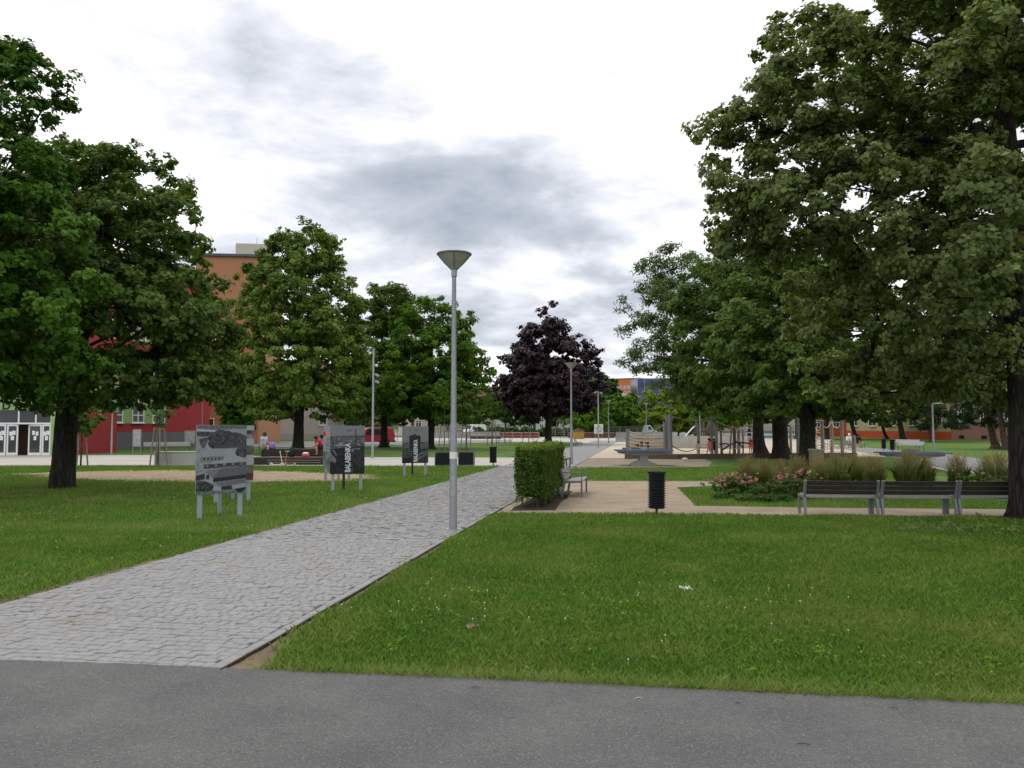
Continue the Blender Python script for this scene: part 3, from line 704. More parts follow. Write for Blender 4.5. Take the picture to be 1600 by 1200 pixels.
tree('maple_tree', 'bright mid green rounded maple standing behind the nearest lamp post', b0,
     [(0, 0, 0, .36), (.1, 0, 3, .3), (0, 0, 7, .2), (.2, 0, 11, .06)], lob, 460, .82, 140, .25, lm_lime, bk_dark, 26, zmin=2.4, rtip=.02, cap=.2, tint0=.38)
b0 = G(857, 694); d = b0.y
lob = LB(d, (858, 495, 16, 26, 0), (840, 525, 26, 24, 0), (882, 530, 26, 24, 0), (860, 545, 40, 35, 0), (825, 560, 35, 25, .5), (905, 560, 30, 24, 0), (860, 590, 60, 35, -1), (810, 590, 32, 22, 0), (915, 590, 24, 20, 0), (830, 625, 50, 25, -1), (885, 625, 50, 24, 0), (800, 622, 26, 16, 0), (795, 605, 22, 22, 0), (918, 612, 26, 22, 0), (928, 580, 16, 18, 0), (845, 640, 60, 18, -1), (815, 560, 30, 24, -1), (900, 545, 24, 22, -1), spin=(b0.x, b0.y, S3))
tree('purple_maple', 'dark purple leaved maple with pointed crown beyond the hedge', b0,
     [(0, 0, 0, .40), (0, 0, 3, .34), (0, 0, 8, .22), (0, 0, 13.4, .05)], lob, 520, .85, 125, .29, m_purple, bk_dark, 27, zmin=2.2, rtip=.02, cap=.2, tint0=.45, wide=.5)

# --- trees at the playground
b0 = G(1262, 727); d = b0.y
lob = LB(d, (1255, 470, 90, 70, 1), (1320, 520, 70, 70, 0), (1200, 520, 80, 70, -1), (1270, 580, 110, 55, -2), (1190, 590, 60, 45, 0), (1340, 600, 60, 45, 0), (1230, 630, 70, 28, -.5), (1310, 640, 55, 22, 0), (1250, 400, 70, 50, .5), spin=(b0.x, b0.y, S3))
tree('maple_tree', 'thick trunked maple with forked trunk beside the small brick pier', b0,
     [(0, 0, 0, .42), (0, 0, 1.2, .37), (.05, 0, 2.6, .36), (.1, 0, 4.5, .26), (.1, 0, 7, .16), (.1, 0, 9, .06)], lob, 380, .72, 215, .19, lm_linden, bk_dark, 28, zmin=2.5, rtip=.02, cap=.22, flare=1.35, tint0=.45)
b0 = G(1220, 717); d = b0.y
lob = LB(d, (1150, 430, 70, 50, 0), (1200, 470, 90, 60, 1), (1120, 500, 80, 60, -1), (1200, 560, 100, 55, -1), (1110, 570, 70, 45, 0), (1160, 610, 90, 35, -2), (1250, 600, 60, 40, 1), (1120, 630, 50, 25, 0))
lob += LB(d, (1200, 480, 110, 80, 4), (1250, 560, 100, 60, 4.5), (1200, 540, 100, 60, -4))
tree('maple_tree', 'dark maple with straight thick trunk, middle of the three trunks at the playground', b0,
     [(0, 0, 0, .50), (0, 0, 1.5, .44), (0, 0, 3.4, .42), (-.3, 0, 6, .3), (-.8, 0, 9, .16), (-1, 0, 11, .06)], lob, 340, .85, 200, .22, lm_linden, bk_dark, 29, zmin=2.6, rtip=.024, cap=.26, flare=1.35, tint0=.36)
b0 = G(1188, 711); d = b0.y
lob = LB(d, (1030, 440, 38, 40, 0), (1065, 410, 40, 32, 1), (1000, 480, 30, 30, 0), (1050, 480, 50, 40, -1), (1100, 440, 45, 45, 0), (1010, 530, 40, 35, 0), (1080, 540, 60, 40, .5), (1000, 565, 30, 20, 0), (1060, 590, 50, 30, -1), (1120, 600, 60, 40, 0), (1110, 500, 50, 50, 3), (1150, 520, 60, 60, -3), (1200, 500, 60, 70, 2))
tree('locust_tree', 'feathery pale green locust leaning left over the playground', b0,
     [(0, 0, 0, .42), (-.1, 0, 1.4, .36), (-.1, 0, 2.8, .33), (-1.0, 0, 4.6, .24), (-2.6, 0, 7.0, .17), (-4, 0, 9.5, .08)], lob, 300, .80, 180, .18, lm_locust, bk_dark, 30, zmin=3.2, rtip=.02, cap=.2, flare=1.6, tint0=.5, wide=.3, spread=.5)

# --- pines and lawn trees by the right hand houses
def small_tree(name, label, bx, by, lobes, n, crad, per, size, lm, bk, seed, trunkpts=None, group=None, spin=S3, zmin=1.6, **kw):
    b = G(bx, by); d = b.y; lob = LB(d, *lobes, spin=(b.x, b.y, spin) if spin else None)
    zt = max(l[2] for l in lob)
    tp = trunkpts or [(0, 0, 0, .16), (0, 0, zt * .4, .12), (0, 0, zt * .95, .03)]
    return tree(name, label, b, tp, lob, n, crad, per, size, lm, bk, seed, group, zmin, **kw)
PG = 'dark pines on the lawn by the right hand houses'
small_tree('pine_tree', 'crooked dark pine leaning left in front of the grey pink house', 1556, 702, [(1500, 620, 45, 28, 0), (1540, 590, 50, 35, 0), (1490, 650, 30, 18, 0), (1450, 665, 22, 10, 1), (1530, 560, 45, 30, 1)], 110, .7, 90, .30, lm_pine, bk_pine, 31,
           [(0, 0, 0, .32), (-.4, 0, 2, .27), (-.9, 0, 4, .24), (-1.3, 0, 7, .18), (-1.2, 0, 9, .06)], PG, zmin=1.4, wide=.16, tint0=.5)
small_tree('pine_tree', 'slim dark pine close left of the big linden trunk', 1572, 703, [(1585, 600, 45, 40, 0), (1570, 560, 45, 30, 0), (1590, 650, 25, 20, .5)], 90, .7, 90, .30, lm_pine, bk_pine, 32,
           [(0, 0, 0, .26), (-.3, 0, 2, .22), (-.6, 0, 4.5, .18), (-.5, 0, 8, .06)], PG, zmin=1.6, wide=.16, tint0=.5)
small_tree('pine_tree', 'low spreading pine before the yellow house', 1456, 691, [(1440, 655, 40, 16, 0), (1470, 630, 45, 22, 0), (1440, 610, 40, 24, 0), (1450, 585, 50, 30, 0)], 120, .9, 90, .4, lm_pine, bk_pine, 33,
           [(0, 0, 0, .3), (-.2, 0, 3, .25), (-.2, 0, 7, .18), (0, 0, 10, .06)], PG, zmin=1.2, wide=.16, tint0=.5)
small_tree('lawn_tree', 'lawn tree with bent bare trunk before the window of the yellow house', 1411, 689, [(1400, 610, 50, 35, 0), (1380, 640, 28, 18, 0), (1420, 580, 50, 40, 0), (1390, 560, 40, 40, 1)], 120, .95, 90, .42, lm_linden, bk_dark, 34,
           [(0, 0, 0, .42), (-.3, 0, 2.2, .34), (-.8, 0, 4.5, .26), (-.3, 0, 9, .08)], zmin=2.6, tint0=.4)
small_tree('lawn_tree', 'slender leaning tree left of the yellow house window', 1385, 686, [(1375, 640, 26, 30, 0), (1360, 600, 40, 35, 0), (1370, 560, 45, 40, 0)], 90, .95, 80, .42, lm_linden, bk_dark, 35,
           [(0, 0, 0, .26), (-.7, 0, 2.5, .2), (-1.4, 0, 6, .12), (-1.4, 0, 9, .04)], zmin=1.8, tint0=.45)
small_tree('lawn_tree', 'dark multi trunk tree before the orange red house', 1338, 687, [(1320, 630, 45, 32, 0), (1350, 600, 50, 38, 0), (1310, 580, 45, 40, 0), (1290, 640, 22, 20, 0)], 130, 1.0, 85, .45, lm_far, bk_dark, 36,
           [(0, 0, 0, .34), (-.8, 0, 3, .26), (-1.2, 0, 6, .18), (-1, 0, 10, .06)], zmin=2.2, tint0=.3)

# --- far trees
small_tree('street_tree', 'bright yellow green tree behind the rope playground', 1060, 683, [(1045, 630, 40, 22, 0), (1035, 655, 35, 14, -2), (1075, 645, 36, 20, 0), (1030, 617, 24, 14, 0), (1090, 660, 25, 12, 0)], 150, 1.25, 75, .62, lm_bright, bk_grey, 41, zmin=1.4, tint0=.45, inner=.1)
small_tree('street_tree', 'pale green tree right behind the bright yellow green one', 1120, 684, [(1120, 640, 40, 30, 0), (1150, 650, 40, 25, 0), (1100, 655, 30, 20, 1)], 120, 1.3, 70, .62, lm_lime, bk_grey, 42, zmin=1.4, tint0=.4)
small_tree('street_tree', 'fresh green tree between the second and third lamp posts', 918, 684, [(910, 640, 22, 26, 0), (900, 655, 22, 16, 0), (928, 632, 16, 22, 0), (935, 655, 16, 16, 0)], 110, 1.15, 70, .60, lm_lime, bk_grey, 43, zmin=1.2, tint0=.4)
small_tree('street_tree', 'fresh green tree under the blue office facade', 968, 682, [(965, 635, 22, 18, 0), (950, 650, 20, 18, 0), (985, 650, 18, 18, 0)], 100, 1.2, 70, .62, lm_lime, bk_grey, 44, zmin=1.2, tint0=.35)
small_tree('conifer', 'small pointed olive conifer before the blue office', 988, 681, [(988, 628, 6, 16, 0), (988, 645, 11, 14, 0), (988, 660, 16, 14, 0)], 70, 1.0, 60, .5, lm_olive, bk_grey, 45, zmin=.8, spin=None, tint0=.3)
small_tree('street_tree', 'tall grey green tree rising right of the purple maple', 944, 680, [(945, 612, 18, 22, 0), (938, 632, 18, 20, 0), (958, 635, 16, 18, 0), (945, 650, 20, 20, 0)], 130, 1.4, 70, .75, lm_far, bk_grey, 46, zmin=1.5, tint0=.5)
# a belt of trees closing the view, each a copy of one of four crowns
proto = []
for k, (lm, sd) in enumerate(((lm_far, 61), (lm_linden, 62), (lm_far, 63), (lm_lime, 64))):
    rr = random.Random(sd); H = 11.0
    lob = [(rr.uniform(-2.2, 2.2), rr.uniform(-2.2, 2.2), rr.uniform(4, 9), rr.uniform(1.8, 2.8), rr.uniform(1.8, 2.8), rr.uniform(1.6, 2.4)) for _ in range(8)] + [(0, 0, 9.2, 1.8, 1.8, 1.8)]
    proto.append((lob, lm, sd))
belt = [  # pixel x, distance, height, crown, label
    (345, 96, 8, 1, 'round dark tree beyond the corner of the red building'),
    (520, 130, 11, 0, 'grey green tree above the pale pink house'),
    (560, 120, 9, 1, 'dark tree behind the red van'),
    (612, 150, 10, 0, 'grey green tree right of the red van'),
    (645, 165, 11, 2, 'far tree left of the bright maple trunk'),
    (700, 175, 11, 0, 'far tree right behind the nearest lamp post'),
    (742, 200, 12, 1, 'far dark tree above the small white van'),
    (790, 205, 11, 2, 'far tree behind the left side of the purple maple'),
    (835, 190, 12, 0, 'far tree behind the purple maple trunk'),
    (880, 180, 10, 2, 'far tree behind the second lamp post'),
    (905, 220, 16, 1, 'tall far tree right of the second lamp post'),
    (1010, 235, 9, 2, 'low far tree in front of the blue office'),
    (1170, 150, 12, 2, 'far tree seen between the playground trunks'),
    (1215, 160, 13, 0, 'far tree behind the middle playground trunk'),
    (1245, 130, 13, 1, 'dark tree behind the forked maple trunk'),
    (1290, 128, 14, 0, 'dark tree left of the orange red house'),
    (1335, 165, 15, 2, 'far tree rising behind the orange red house'),
    (1110, 215, 15, 0, 'far tree behind the concrete play wall'),
]
first = {}
for i, (px, d, h, k, lab) in enumerate(belt):
    X = (px - 800) * d / F; lob, lm, sd = proto[k]
    if k not in first:
        first[k] = tree('background_tree', lab, (0, 0), [(0, 0, 0, .3), (0, 0, 3, .24), (0, 0, 9.5, .05)], lob, 110, 1.05, 62, .66, lm, bk_grey, sd, 'trees closing the view behind the park', 2.0, tint0=.4)
        o = first[k]
        o.location = (X, d, 0); o.rotation_euler = (0, 0, i * 1.3)
    else: o = dup(first[k], (X, d, 0), i * 1.3, lab)
    s = h / 11.0; o.scale = (s * 1.1, s * 1.1, s)

# young staked trees
def young_tree(label, bx, by, h, cr_, lm, seed, spread=.45, nst=3, group='young trees held by wooden stakes', sh=1.5, nc=26, lv=60):
    b = G(bx, by); rng = np.random.default_rng(seed); t = thing('young_tree', label, 'tree', b, 0, group); pr_ = random.Random(seed)
    lob = [(0, 0, h * .70, cr_, cr_, h * .22), (.1, 0, h * .88, cr_ * .7, cr_ * .7, h * .16)]
    cl = crown_clumps(lob, nc, .35, rng, h * .46, .3); link('crown', leaf_mesh('young_crown', cl, .38 * rng.uniform(.7, 1.2, len(cl)), lv * 2, .14, rng, np.array([0, 0, h * .55]), .7), t, lm)
    tm = B(); tm.tube([(0, 0, -.05), (.02, 0, h * .4), (0, 0, h * .9)], [.045, .035, .012], 8)
    branch_mesh(tm, [(0, 0, 0), (.02, 0, h * .4), (0, 0, h * .9)], [], cl, rng, .006, .03, .02); tm.build('trunk', bk_grey, t, smooth=True)
    tops = []
    for k in range(nst):
        a = 2 * math.pi * k / nst + pr_.uniform(0, .5) + .4; r = spread
        p0 = Vector((r * math.cos(a), r * math.sin(a), -.05)); p1 = Vector((.55 * r * math.cos(a), .55 * r * math.sin(a), sh)); tops.append(p1)
        s = B(); s.cyl(p0, p1, .04, .036, 8); s.build('stake', m_wood_post, t)
    for k in range(nst):
        a, b2 = tops[k], tops[(k + 1) % nst]; s = B(); dd = b2 - a
        s.cyl(a - dd * .1 - Vector((0, 0, .08)), b2 + dd * .1 - Vector((0, 0, .08)), .026, n=6); s.build('cross_rail', m_wood_post, t)
young_tree('young round headed tree with thick stakes just right of the black linden trunk', 126, 729, 3.3, .75, lm_linden, 71, .30, 3, sh=1.75)
young_tree('thin young tree on tall leaning stakes before the green window panels', 247, 727, 3.6, .55, lm_maple, 72, .42, 4, sh=1.85, nc=11, lv=16)
young_tree('young tree with light green crown and stakes behind the left black box', 694, 706, 5.4, 1.05, lm_lime, 73, .5, sh=2.1)
young_tree('young tree with stakes behind the right black box', 729, 704, 5.4, 1.0, lm_linden, 74, .55, sh=2.1)
young_tree('young staked tree on the lawn above the ribbed bin near the plaza', 769, 696, 5.0, 1.0, lm_maple, 75, .6, sh=2.2)
young_tree('young staked tree between the ribbed bin and the hedge, farther back', 789, 693, 5.4, 1.1, lm_maple, 76, .8, sh=2.3)
young_tree('young staked tree on the lawn close left of the purple maple trunk', 826, 694, 5.0, 1.0, lm_linden, 77, .8, sh=2.4)
young_tree('young staked tree right behind the second lamp post', 876, 685, 5.0, 1.2, lm_lime, 78, 1.2, sh=3.0)
young_tree('young staked tree in the square left of the third lamp post', 908, 684, 5.0, 1.2, lm_lime, 79, 1.1, sh=3.0)
b = G(368, 701); 
t = small_tree('columnar_tree', 'slim upright green tree right of the red building corner', 370, 702, [(370, 640, 24, 28, 0), (372, 605, 22, 30, 0), (368, 578, 13, 20, 0), (372, 662, 20, 16, 0)], 100, .75, 170, .22, lm_maple, bk_grey, 80, zmin=1.2, tint0=.4)

# hedge
def hedge():
    H = 1.42; t = thing('hedge', 'clipped hornbeam hedge block beside the sett path', 'hedge', (.07, 18.2, 0), -math.atan(SL))
    Wd, Ln = .72, 4.1; rng = np.random.default_rng(90); n = 26000
    f = rng.random(n); p = np.zeros((n, 3)); nr = np.zeros((n, 3))
    ar = np.array([Wd * H, Wd * H, Ln * H, Ln * H, Wd * Ln]); which = rng.choice(5, n, p=ar / ar.sum()); u, v_ = rng.random(n), rng.random(n)
    dep = np.abs(rng.normal(0, .06, n))
    for k, (ax, val, sgn) in enumerate(((1, 0, -1), (1, Ln, 1), (0, 0, -1), (0, Wd, 1), (2, H, 1))):
        m_ = which == k
        if ax == 1: p[m_] = np.stack([u[m_] * Wd, val - sgn * dep[m_], .12 + v_[m_] * (H - .12)], 1)
        if ax == 0: p[m_] = np.stack([val - sgn * dep[m_], u[m_] * Ln, .12 + v_[m_] * (H - .12)], 1)
        if ax == 2: p[m_] = np.stack([u[m_] * Wd, v_[m_] * Ln, val - sgn * dep[m_]], 1)
        q = np.zeros(3); q[ax] = sgn; nr[m_] = q
    bump = np.array([mnoise.noise(Vector((a * 4, b_ * 4, c_ * 4))) for a, b_, c_ in p]); p += nr * (bump * .10)[:, None] + nr * (np.where(rng.random(n) < .02, rng.uniform(.02, .12, n), 0))[:, None]
    thin = (p[:, 2] < .32) & (rng.random(n) < .75); p, nr = p[~thin], nr[~thin]; n = len(p)
    nm = unit(nr + np.array([0, 0, .5]) + .7 * rng.standard_normal((n, 3))); ax = rng.standard_normal((n, 3)) + np.array([0, 0, -.8]); ax = unit(ax - nm * (ax * nm).sum(1, keepdims=True)); bx = np.cross(nm, ax)
    s = rng.uniform(.035, .07, n)[:, None]
    q = np.stack([p - ax * s * .55, p + bx * s * .34 + nm * s * .1, p + ax * s * .6, p - bx * s * .34 + nm * s * .1], 1).reshape(-1, 3)
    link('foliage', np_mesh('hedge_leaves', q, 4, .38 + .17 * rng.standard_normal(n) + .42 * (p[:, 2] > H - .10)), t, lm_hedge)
    st = B(); r = random.Random(3)
    for k in range(44):
        x, y = r.uniform(.1, Wd - .1), r.uniform(.1, Ln - .1); x2, y2 = x + r.uniform(-.15, .15), y + r.uniform(-.2, .2)
        st.tube([(x, y, -.03), ((x + x2) / 2 + r.uniform(-.05, .05), (y + y2) / 2, .6), (x2, y2, H - .12)], [.016, .012, .005], 5)
    st.build('stems', bk_grey, t)
    co_ = B(); co_.bbox((Wd / 2, Ln / 2, .72), (Wd - .22, Ln - .22, H - .46), .1); co_.build('inner_shade_core', M('hedge_core_shade', (.03, .035, .015), .95), t)  # solid core box, the hedge's inner shade put into its dark colour
hedge()

# ornamental grasses and roses in the bed
def grass_clump_mesh(seed, h, r, n=900):
    rng = np.random.default_rng(seed); a = rng.uniform(0, 6.283, n); rb = r * .55 * rng.random(n) ** .5; hh = h * rng.uniform(.35, 1.0, n); le = r * rng.uniform(.05, 1.15, n) * (.4 + .6 * hh / h)
    b0 = np.stack([rb * np.cos(a), rb * np.sin(a), np.full(n, -.02)], 1); a2 = a + rng.normal(0, .7, n); o_ = np.stack([np.cos(a2), np.sin(a2), 0 * a], 1)
    mid = b0 + o_ * (le * .38)[:, None]; mid[:, 2] = hh * rng.uniform(.55, .72, n); tip = b0 + o_ * le[:, None]; tip[:, 2] = hh * rng.uniform(.70, 1.05, n)
    t3 = rng.uniform(0, 6.283, n); sd = np.stack([np.cos(t3), np.sin(t3), 0 * a], 1) * .005
    q = np.stack([b0 - sd, b0 + sd, mid + sd * .8, tip, mid - sd * .8], 1).reshape(-1, 3)
    return np_mesh('grass_clump', q, 5, np.clip(.34 + .20 * rng.standard_normal(n), 0, .85))
def plume_mesh(seed, h, r, n=170):
    rng = np.random.default_rng(seed + 50); Q = []
    for k in range(n):
        a = rng.uniform(0, 6.283); le = r * rng.uniform(.05, 1.0); hh = h * rng.uniform(.80, 1.25); o_ = np.array([math.cos(a), math.sin(a), 0])
        base = o_ * le * .3 + np.array([0, 0, hh * .45]); tip = o_ * le + np.array([0, 0, hh])
        for j in range(9):
            p = base + (tip - base) * (.5 + .5 * j / 9); d_ = rng.standard_normal(3) * .012; u_ = np.array([0, 0, .055]); t3 = rng.uniform(0, 6.283)
            sdv = np.array([math.cos(t3), math.sin(t3), 0]) * .006
            Q += [p - sdv + d_, p + sdv + d_, p + u_ + o_ * .01 + d_]
        sdv = np.array([-o_[1], o_[0], 0]) * .0025; Q += [base - sdv, base + sdv, tip]
    return np_mesh('plumes', np.array(Q), 3, np.clip(.86 + .1 * rng.standard_normal(len(Q) // 3), .65, 1))
gm = [(grass_clump_mesh(s, h, r), plume_mesh(s, h, r)) for s, h, r in ((1, .88, .36), (2, .80, .32), (3, .95, .38))]
for k, (x, y, s, lab) in enumerate(((1168, 769, 1.0, 'leftmost tall reed grass clump above the pink roses'), (1195, 765, .95, 'second reed grass clump from the left, behind the roses'), (1221, 772, .85, 'smaller reed grass clump leaning between two rose bushes'),
        (1248, 763, .95, 'reed grass clump just left of the bench end'), (1283, 764, .9, 'reed grass clump in front of the brick pier'), (1308, 768, 1.0, 'reed grass clump above the left bench section, left one'),
        (1335, 764, 1.0, 'reed grass clump above the left bench section, middle one'), (1366, 768, 1.1, 'widest reed grass clump above the left bench section, right one'),
        (1418, 766, 1.1, 'reed grass clump left of the second bench joint'), (1446, 765, 1.0, 'reed grass clump below the right table tennis table'), (1497, 765, 1.1, 'lone reed grass clump above the middle bench section'),
        (1542, 762, .9, 'pale reed grass clump above the right bench section'), (1563, 768, 1.1, 'reed grass clump right beside the big linden trunk'))):
    b = G(x, y); t = thing('reed_grass', lab, 'ornamental grass', b, k * 1.7, 'reed grass clumps in the flower bed'); t.scale = (s, s, s)
    m1, m2 = gm[k % 3]; link('blades', m1, t, lm_ograss); link('plumes', m2, t, lm_ograss)
def rose_mesh(seed, nb):
    rng = np.random.default_rng(seed); n = 30; cl = np.stack([rng.normal(0, .22, n), rng.normal(0, .22, n), rng.uniform(.12, .48, n)], 1)
    lv = leaf_mesh('rose_leaves', cl, np.full(n, .12), 40, .05, rng, np.array([0, 0, 0.]), .8)
    n2 = nb; c2 = np.stack([rng.normal(0, .24, n2), rng.normal(0, .24, n2), rng.uniform(.36, .66, n2)], 1)
    bl = leaf_mesh('rose_blooms', c2, np.full(n2, .042), 18, .042, rng, np.array([0, 0, 0.]), .9, tint0=.5)
    return lv, bl
rm = [rose_mesh(5, 22), rose_mesh(6, 15), rose_mesh(7, 3)]
for k, (x, y, s, lab) in enumerate(((1128, 773, .8, 'leftmost small pink rose bush at the bed corner'), (1143, 777, 1.0, 'pink rose bush low left of the reed grass'), (1160, 778, 1.0, 'full pink rose bush under the leftmost reed grass'), (1185, 781, .85, 'sparse rose bush between the pink ones'),
        (1208, 780, .8, 'low rose bush in the middle of the bed front'), (1232, 779, 1.0, 'pink rose bush left of the bench end'), (1250, 776, 1.15, 'deep pink rose bush touching the bench end'), (1306, 768, 1.05, 'rose bush with a red bloom above the left bench section'), (1526, 768, 1.05, 'rose bush with a red bloom above the right bench section'), (1548, 771, 1.0, 'rose bush nearest the big linden trunk'))):
    b = G(x, y); t = thing('rose_bush', lab, 'rose bush', b, k * 2.1, 'pink rose bushes in the flower bed'); t.scale = (s * 1.1, s * 1.1, s)
    rv_ = (1, 0, 0, 2, 2, 1, 0, 2, 2, 2)[k]; link('foliage', rm[rv_][0], t, lm_shrub); link('blooms', rm[rv_][1], t, lm_bloom)['kind'] = 'stuff'
# ground cover under the roses and leafy weeds below the linden
rng = np.random.default_rng(99); n = 70; c = np.array([G(x, y) for x, y in zip(rng.uniform(1115, 1262, n), rng.uniform(772, 785, n))]); c[:, 2] = rng.uniform(.03, .13, n)
o = link('bed_ground_cover', leaf_mesh('cover', c, np.full(n, .2), 70, .06, rng, np.array([8., 21, -1]), .4), None, lm_shrub); tag(o, 'low leafy ground cover around the roses', 'ground cover', kind='stuff')
n = 70; c = np.array([G(x, y) for x, y in zip(rng.uniform(1400, 1600, n), rng.normal(826, 7, n))]); c[:, 2] = .05
o = link('leafy_weeds', leaf_mesh('weeds', c, np.full(n, .11), 12, .055, rng, np.array([9., 15, -1]), .35, tint0=.75), None, lm_locust); tag(o, 'pale leafy shoots in the grass below the big linden', 'weeds', kind='stuff')

# broad leaved plants in the near lawn, fallen bracts under the left linden
rng = np.random.default_rng(123); n = 520
cx = np.concatenate([rng.uniform(-2.2, 8, n // 2), rng.normal(.2, .9, n // 4), rng.normal(2.6, 1.2, n // 4)]); cy = np.concatenate([rng.uniform(5.3, 14, n // 2), rng.normal(7.6, .8, n // 4), rng.normal(6.4, .7, n // 4)])
ok = front_ok(cx, cy); c = np.stack([cx[ok], cy[ok], np.full(ok.sum(), .028)], 1)
o = link('broad_leaf_weeds', leaf_mesh('lawn_weeds', c, rng.uniform(.05, .14, len(c)), 16, .034, rng, np.array([1., 8, -4]), .22, tint0=.55), None, lm_lime); tag(o, 'clover and plantain leaves scattered through the near lawn', 'weeds', kind='stuff')
n = 5200; cx = rng.normal(-13, 4.5, n); cy = rng.normal(22, 5.5, n); ok = left_ok(cx, cy); cx, cy = cx[ok], cy[ok]; n = len(cx)
p = np.stack([cx, cy, rng.uniform(.03, .06, n)], 1); nm = unit(np.array([0, 0, 1.]) + .5 * rng.standard_normal((n, 3))); ax = rng.standard_normal((n, 3)); ax = unit(ax - nm * (ax * nm).sum(1, keepdims=True)); bx = np.cross(nm, ax); s = rng.uniform(.02, .05, n)[:, None]
o = link('fallen_bracts', np_mesh('bracts', np.stack([p - ax * s, p + bx * s * .3, p + ax * s, p - bx * s * .3], 1).reshape(-1, 3), 4, rng.uniform(.8, 1, n)), None, lm_ograss); tag(o, 'fallen straw coloured linden bracts strewn on the left lawn', 'leaf litter', kind='stuff')
# ------------------------------------------------------------------ lamp posts
m_lampglass = M('smoked_lamp_bowl', (.36, .345, .28), .3, .2, 8, 0, .5)
def lamp_post(label, loc, group='conical park lamp posts'):
    t = thing('lamp_post', label, 'lamp post', loc, 0, group); H = 5.08
    p = B(); p.lathe([(.0, -.05), (.078, -.05), (.070, 0), (.066, 1.9), (.054, 1.96), (.038, H - .36), (.038, H - .35)], 20); p.build('pole', m_pole, t, smooth='auto')
    p = B(); p.lathe([(.15, .0), (.15, .014), (.08, .016), (.08, .0)], 20); p.build('base_plate', m_pole, t)
    p = B(); p.bbox((0, -.0672, .78), (.075, .012, .36), .004); p.build('service_door', m_polelt, t)
    p = B(); p.lathe([(.0, H - .44), (.052, H - .44), (.052, H - .31), (.045, H - .30)], 20); p.build('collar', m_pole, t, smooth='auto')
    bowl = B(); bowl.lathe([(.043, H - .31), (.085, H - .27), (.175, H - .18), (.265, H - .075), (.295, H - .03), (.285, H - .03), (.165, H - .17), (.08, H - .26), (.0, H - .27)], 28)
    bw = bowl.build('lamp_bowl', m_lampglass, t, smooth='auto')
    for k in range(4):
        a = k * math.pi / 2 + .05; ca, sa = math.cos(a), math.sin(a); r = B()
        r.tube([(ca * q, sa * q, z) for q, z in ((.047, H - .315), (.09, H - .272), (.182, H - .18), (.273, H - .075), (.305, H - .015))], .011, 6); r.build('rib', m_benchmetal, t)
    rim = B(); rim.lathe([(.295, H - .035), (.324, H - .03), (.328, H - .012), (.31, H), (.0, H + .025), (.0, H + .02), (.30, H - .008), (.295, H - .035)], 28); rim.build('lid', m_benchmetal, t, smooth='auto')
    return t
l0 = lamp_post('nearest tall conical lamp post standing on the sett path', G(708, 827))
st = B()
for a in range(8):
    pass
st.lathe([(.069, 1.28), (.0702, 1.285), (.0702, 1.40), (.069, 1.405)], 20); sk = st.build('sticker_band', m_white, l0)
def lamp_copy(label, loc):
    r = dup(l0, loc, .4, label)
    for c in list(r.children):
        if c.name.startswith('sticker'): bpy.data.objects.remove(c)
    return r
lamp_copy('second lamp post along the path, beyond the hedge', G(893, 726))
lamp_copy('small far lamp post in the square, right of the thin floodlight pole', G(951, 692.5))
lamp_copy('lamp post on the right lawn beside the blue table tennis table', G(1459, 707.5))
lamp_copy('lamp post rising behind the right hand rope course', G(1299, 696))
lamp_copy('lamp post at the left before the red wall, seen under the black linden', G(174, 711))
lamp_copy('lamp post behind the aerial photo board at the red building corner', G(315, 699.5))
lamp_copy('lamp post inside the playground behind the triple posts', G(1094, 700))
lamp_copy('far lamp post in front of the bright yellow green tree', G(1010, 690))

def flood_pole(label, loc, H, heads):
    t = thing('floodlight_pole', label, 'pole', loc); p = B(); p.lathe([(0, -.05), (.075, -.05), (.07, .1), (.055, H), (0, H)], 14); p.build('pole', m_polelt, t, smooth='auto')
    for k, (z, sx, kind) in enumerate(heads):
        h = B()
        if kind == 'cam':
            h.tube([(0, 0, z), (sx * .16, -.03, z + .02)], .02, 6); h.lathe([(0, -.11), (.06, -.10), (.085, -.04), (.085, .05), (0, .06)], 12, (sx * .2, -.03, z)); h.build('dome_camera', m_white, t, smooth='auto')
        else:
            h.tube([(0, 0, z), (sx * .14, -.05, z)], .018, 6); h.bbox((sx * .25, -.10, z - .02), (.26, .18, .12), .02, ry=sx * .5); h.build('floodlight', m_polelt, t)
    return t
flood_pole('slim grey pole with camera and floodlights behind the lettered boards', G(582, 716.5), 6.6, [(6.35, -1, 'cam'), (5.6, 1, 'cam'), (5.0, 1, 'flood'), (4.6, 1, 'flood')])
flood_pole('thin floodlight pole right of the second lamp post', G(935, 700.5), 5.1, [(5.0, -1, 'flood'), (4.95, 1, 'flood')])

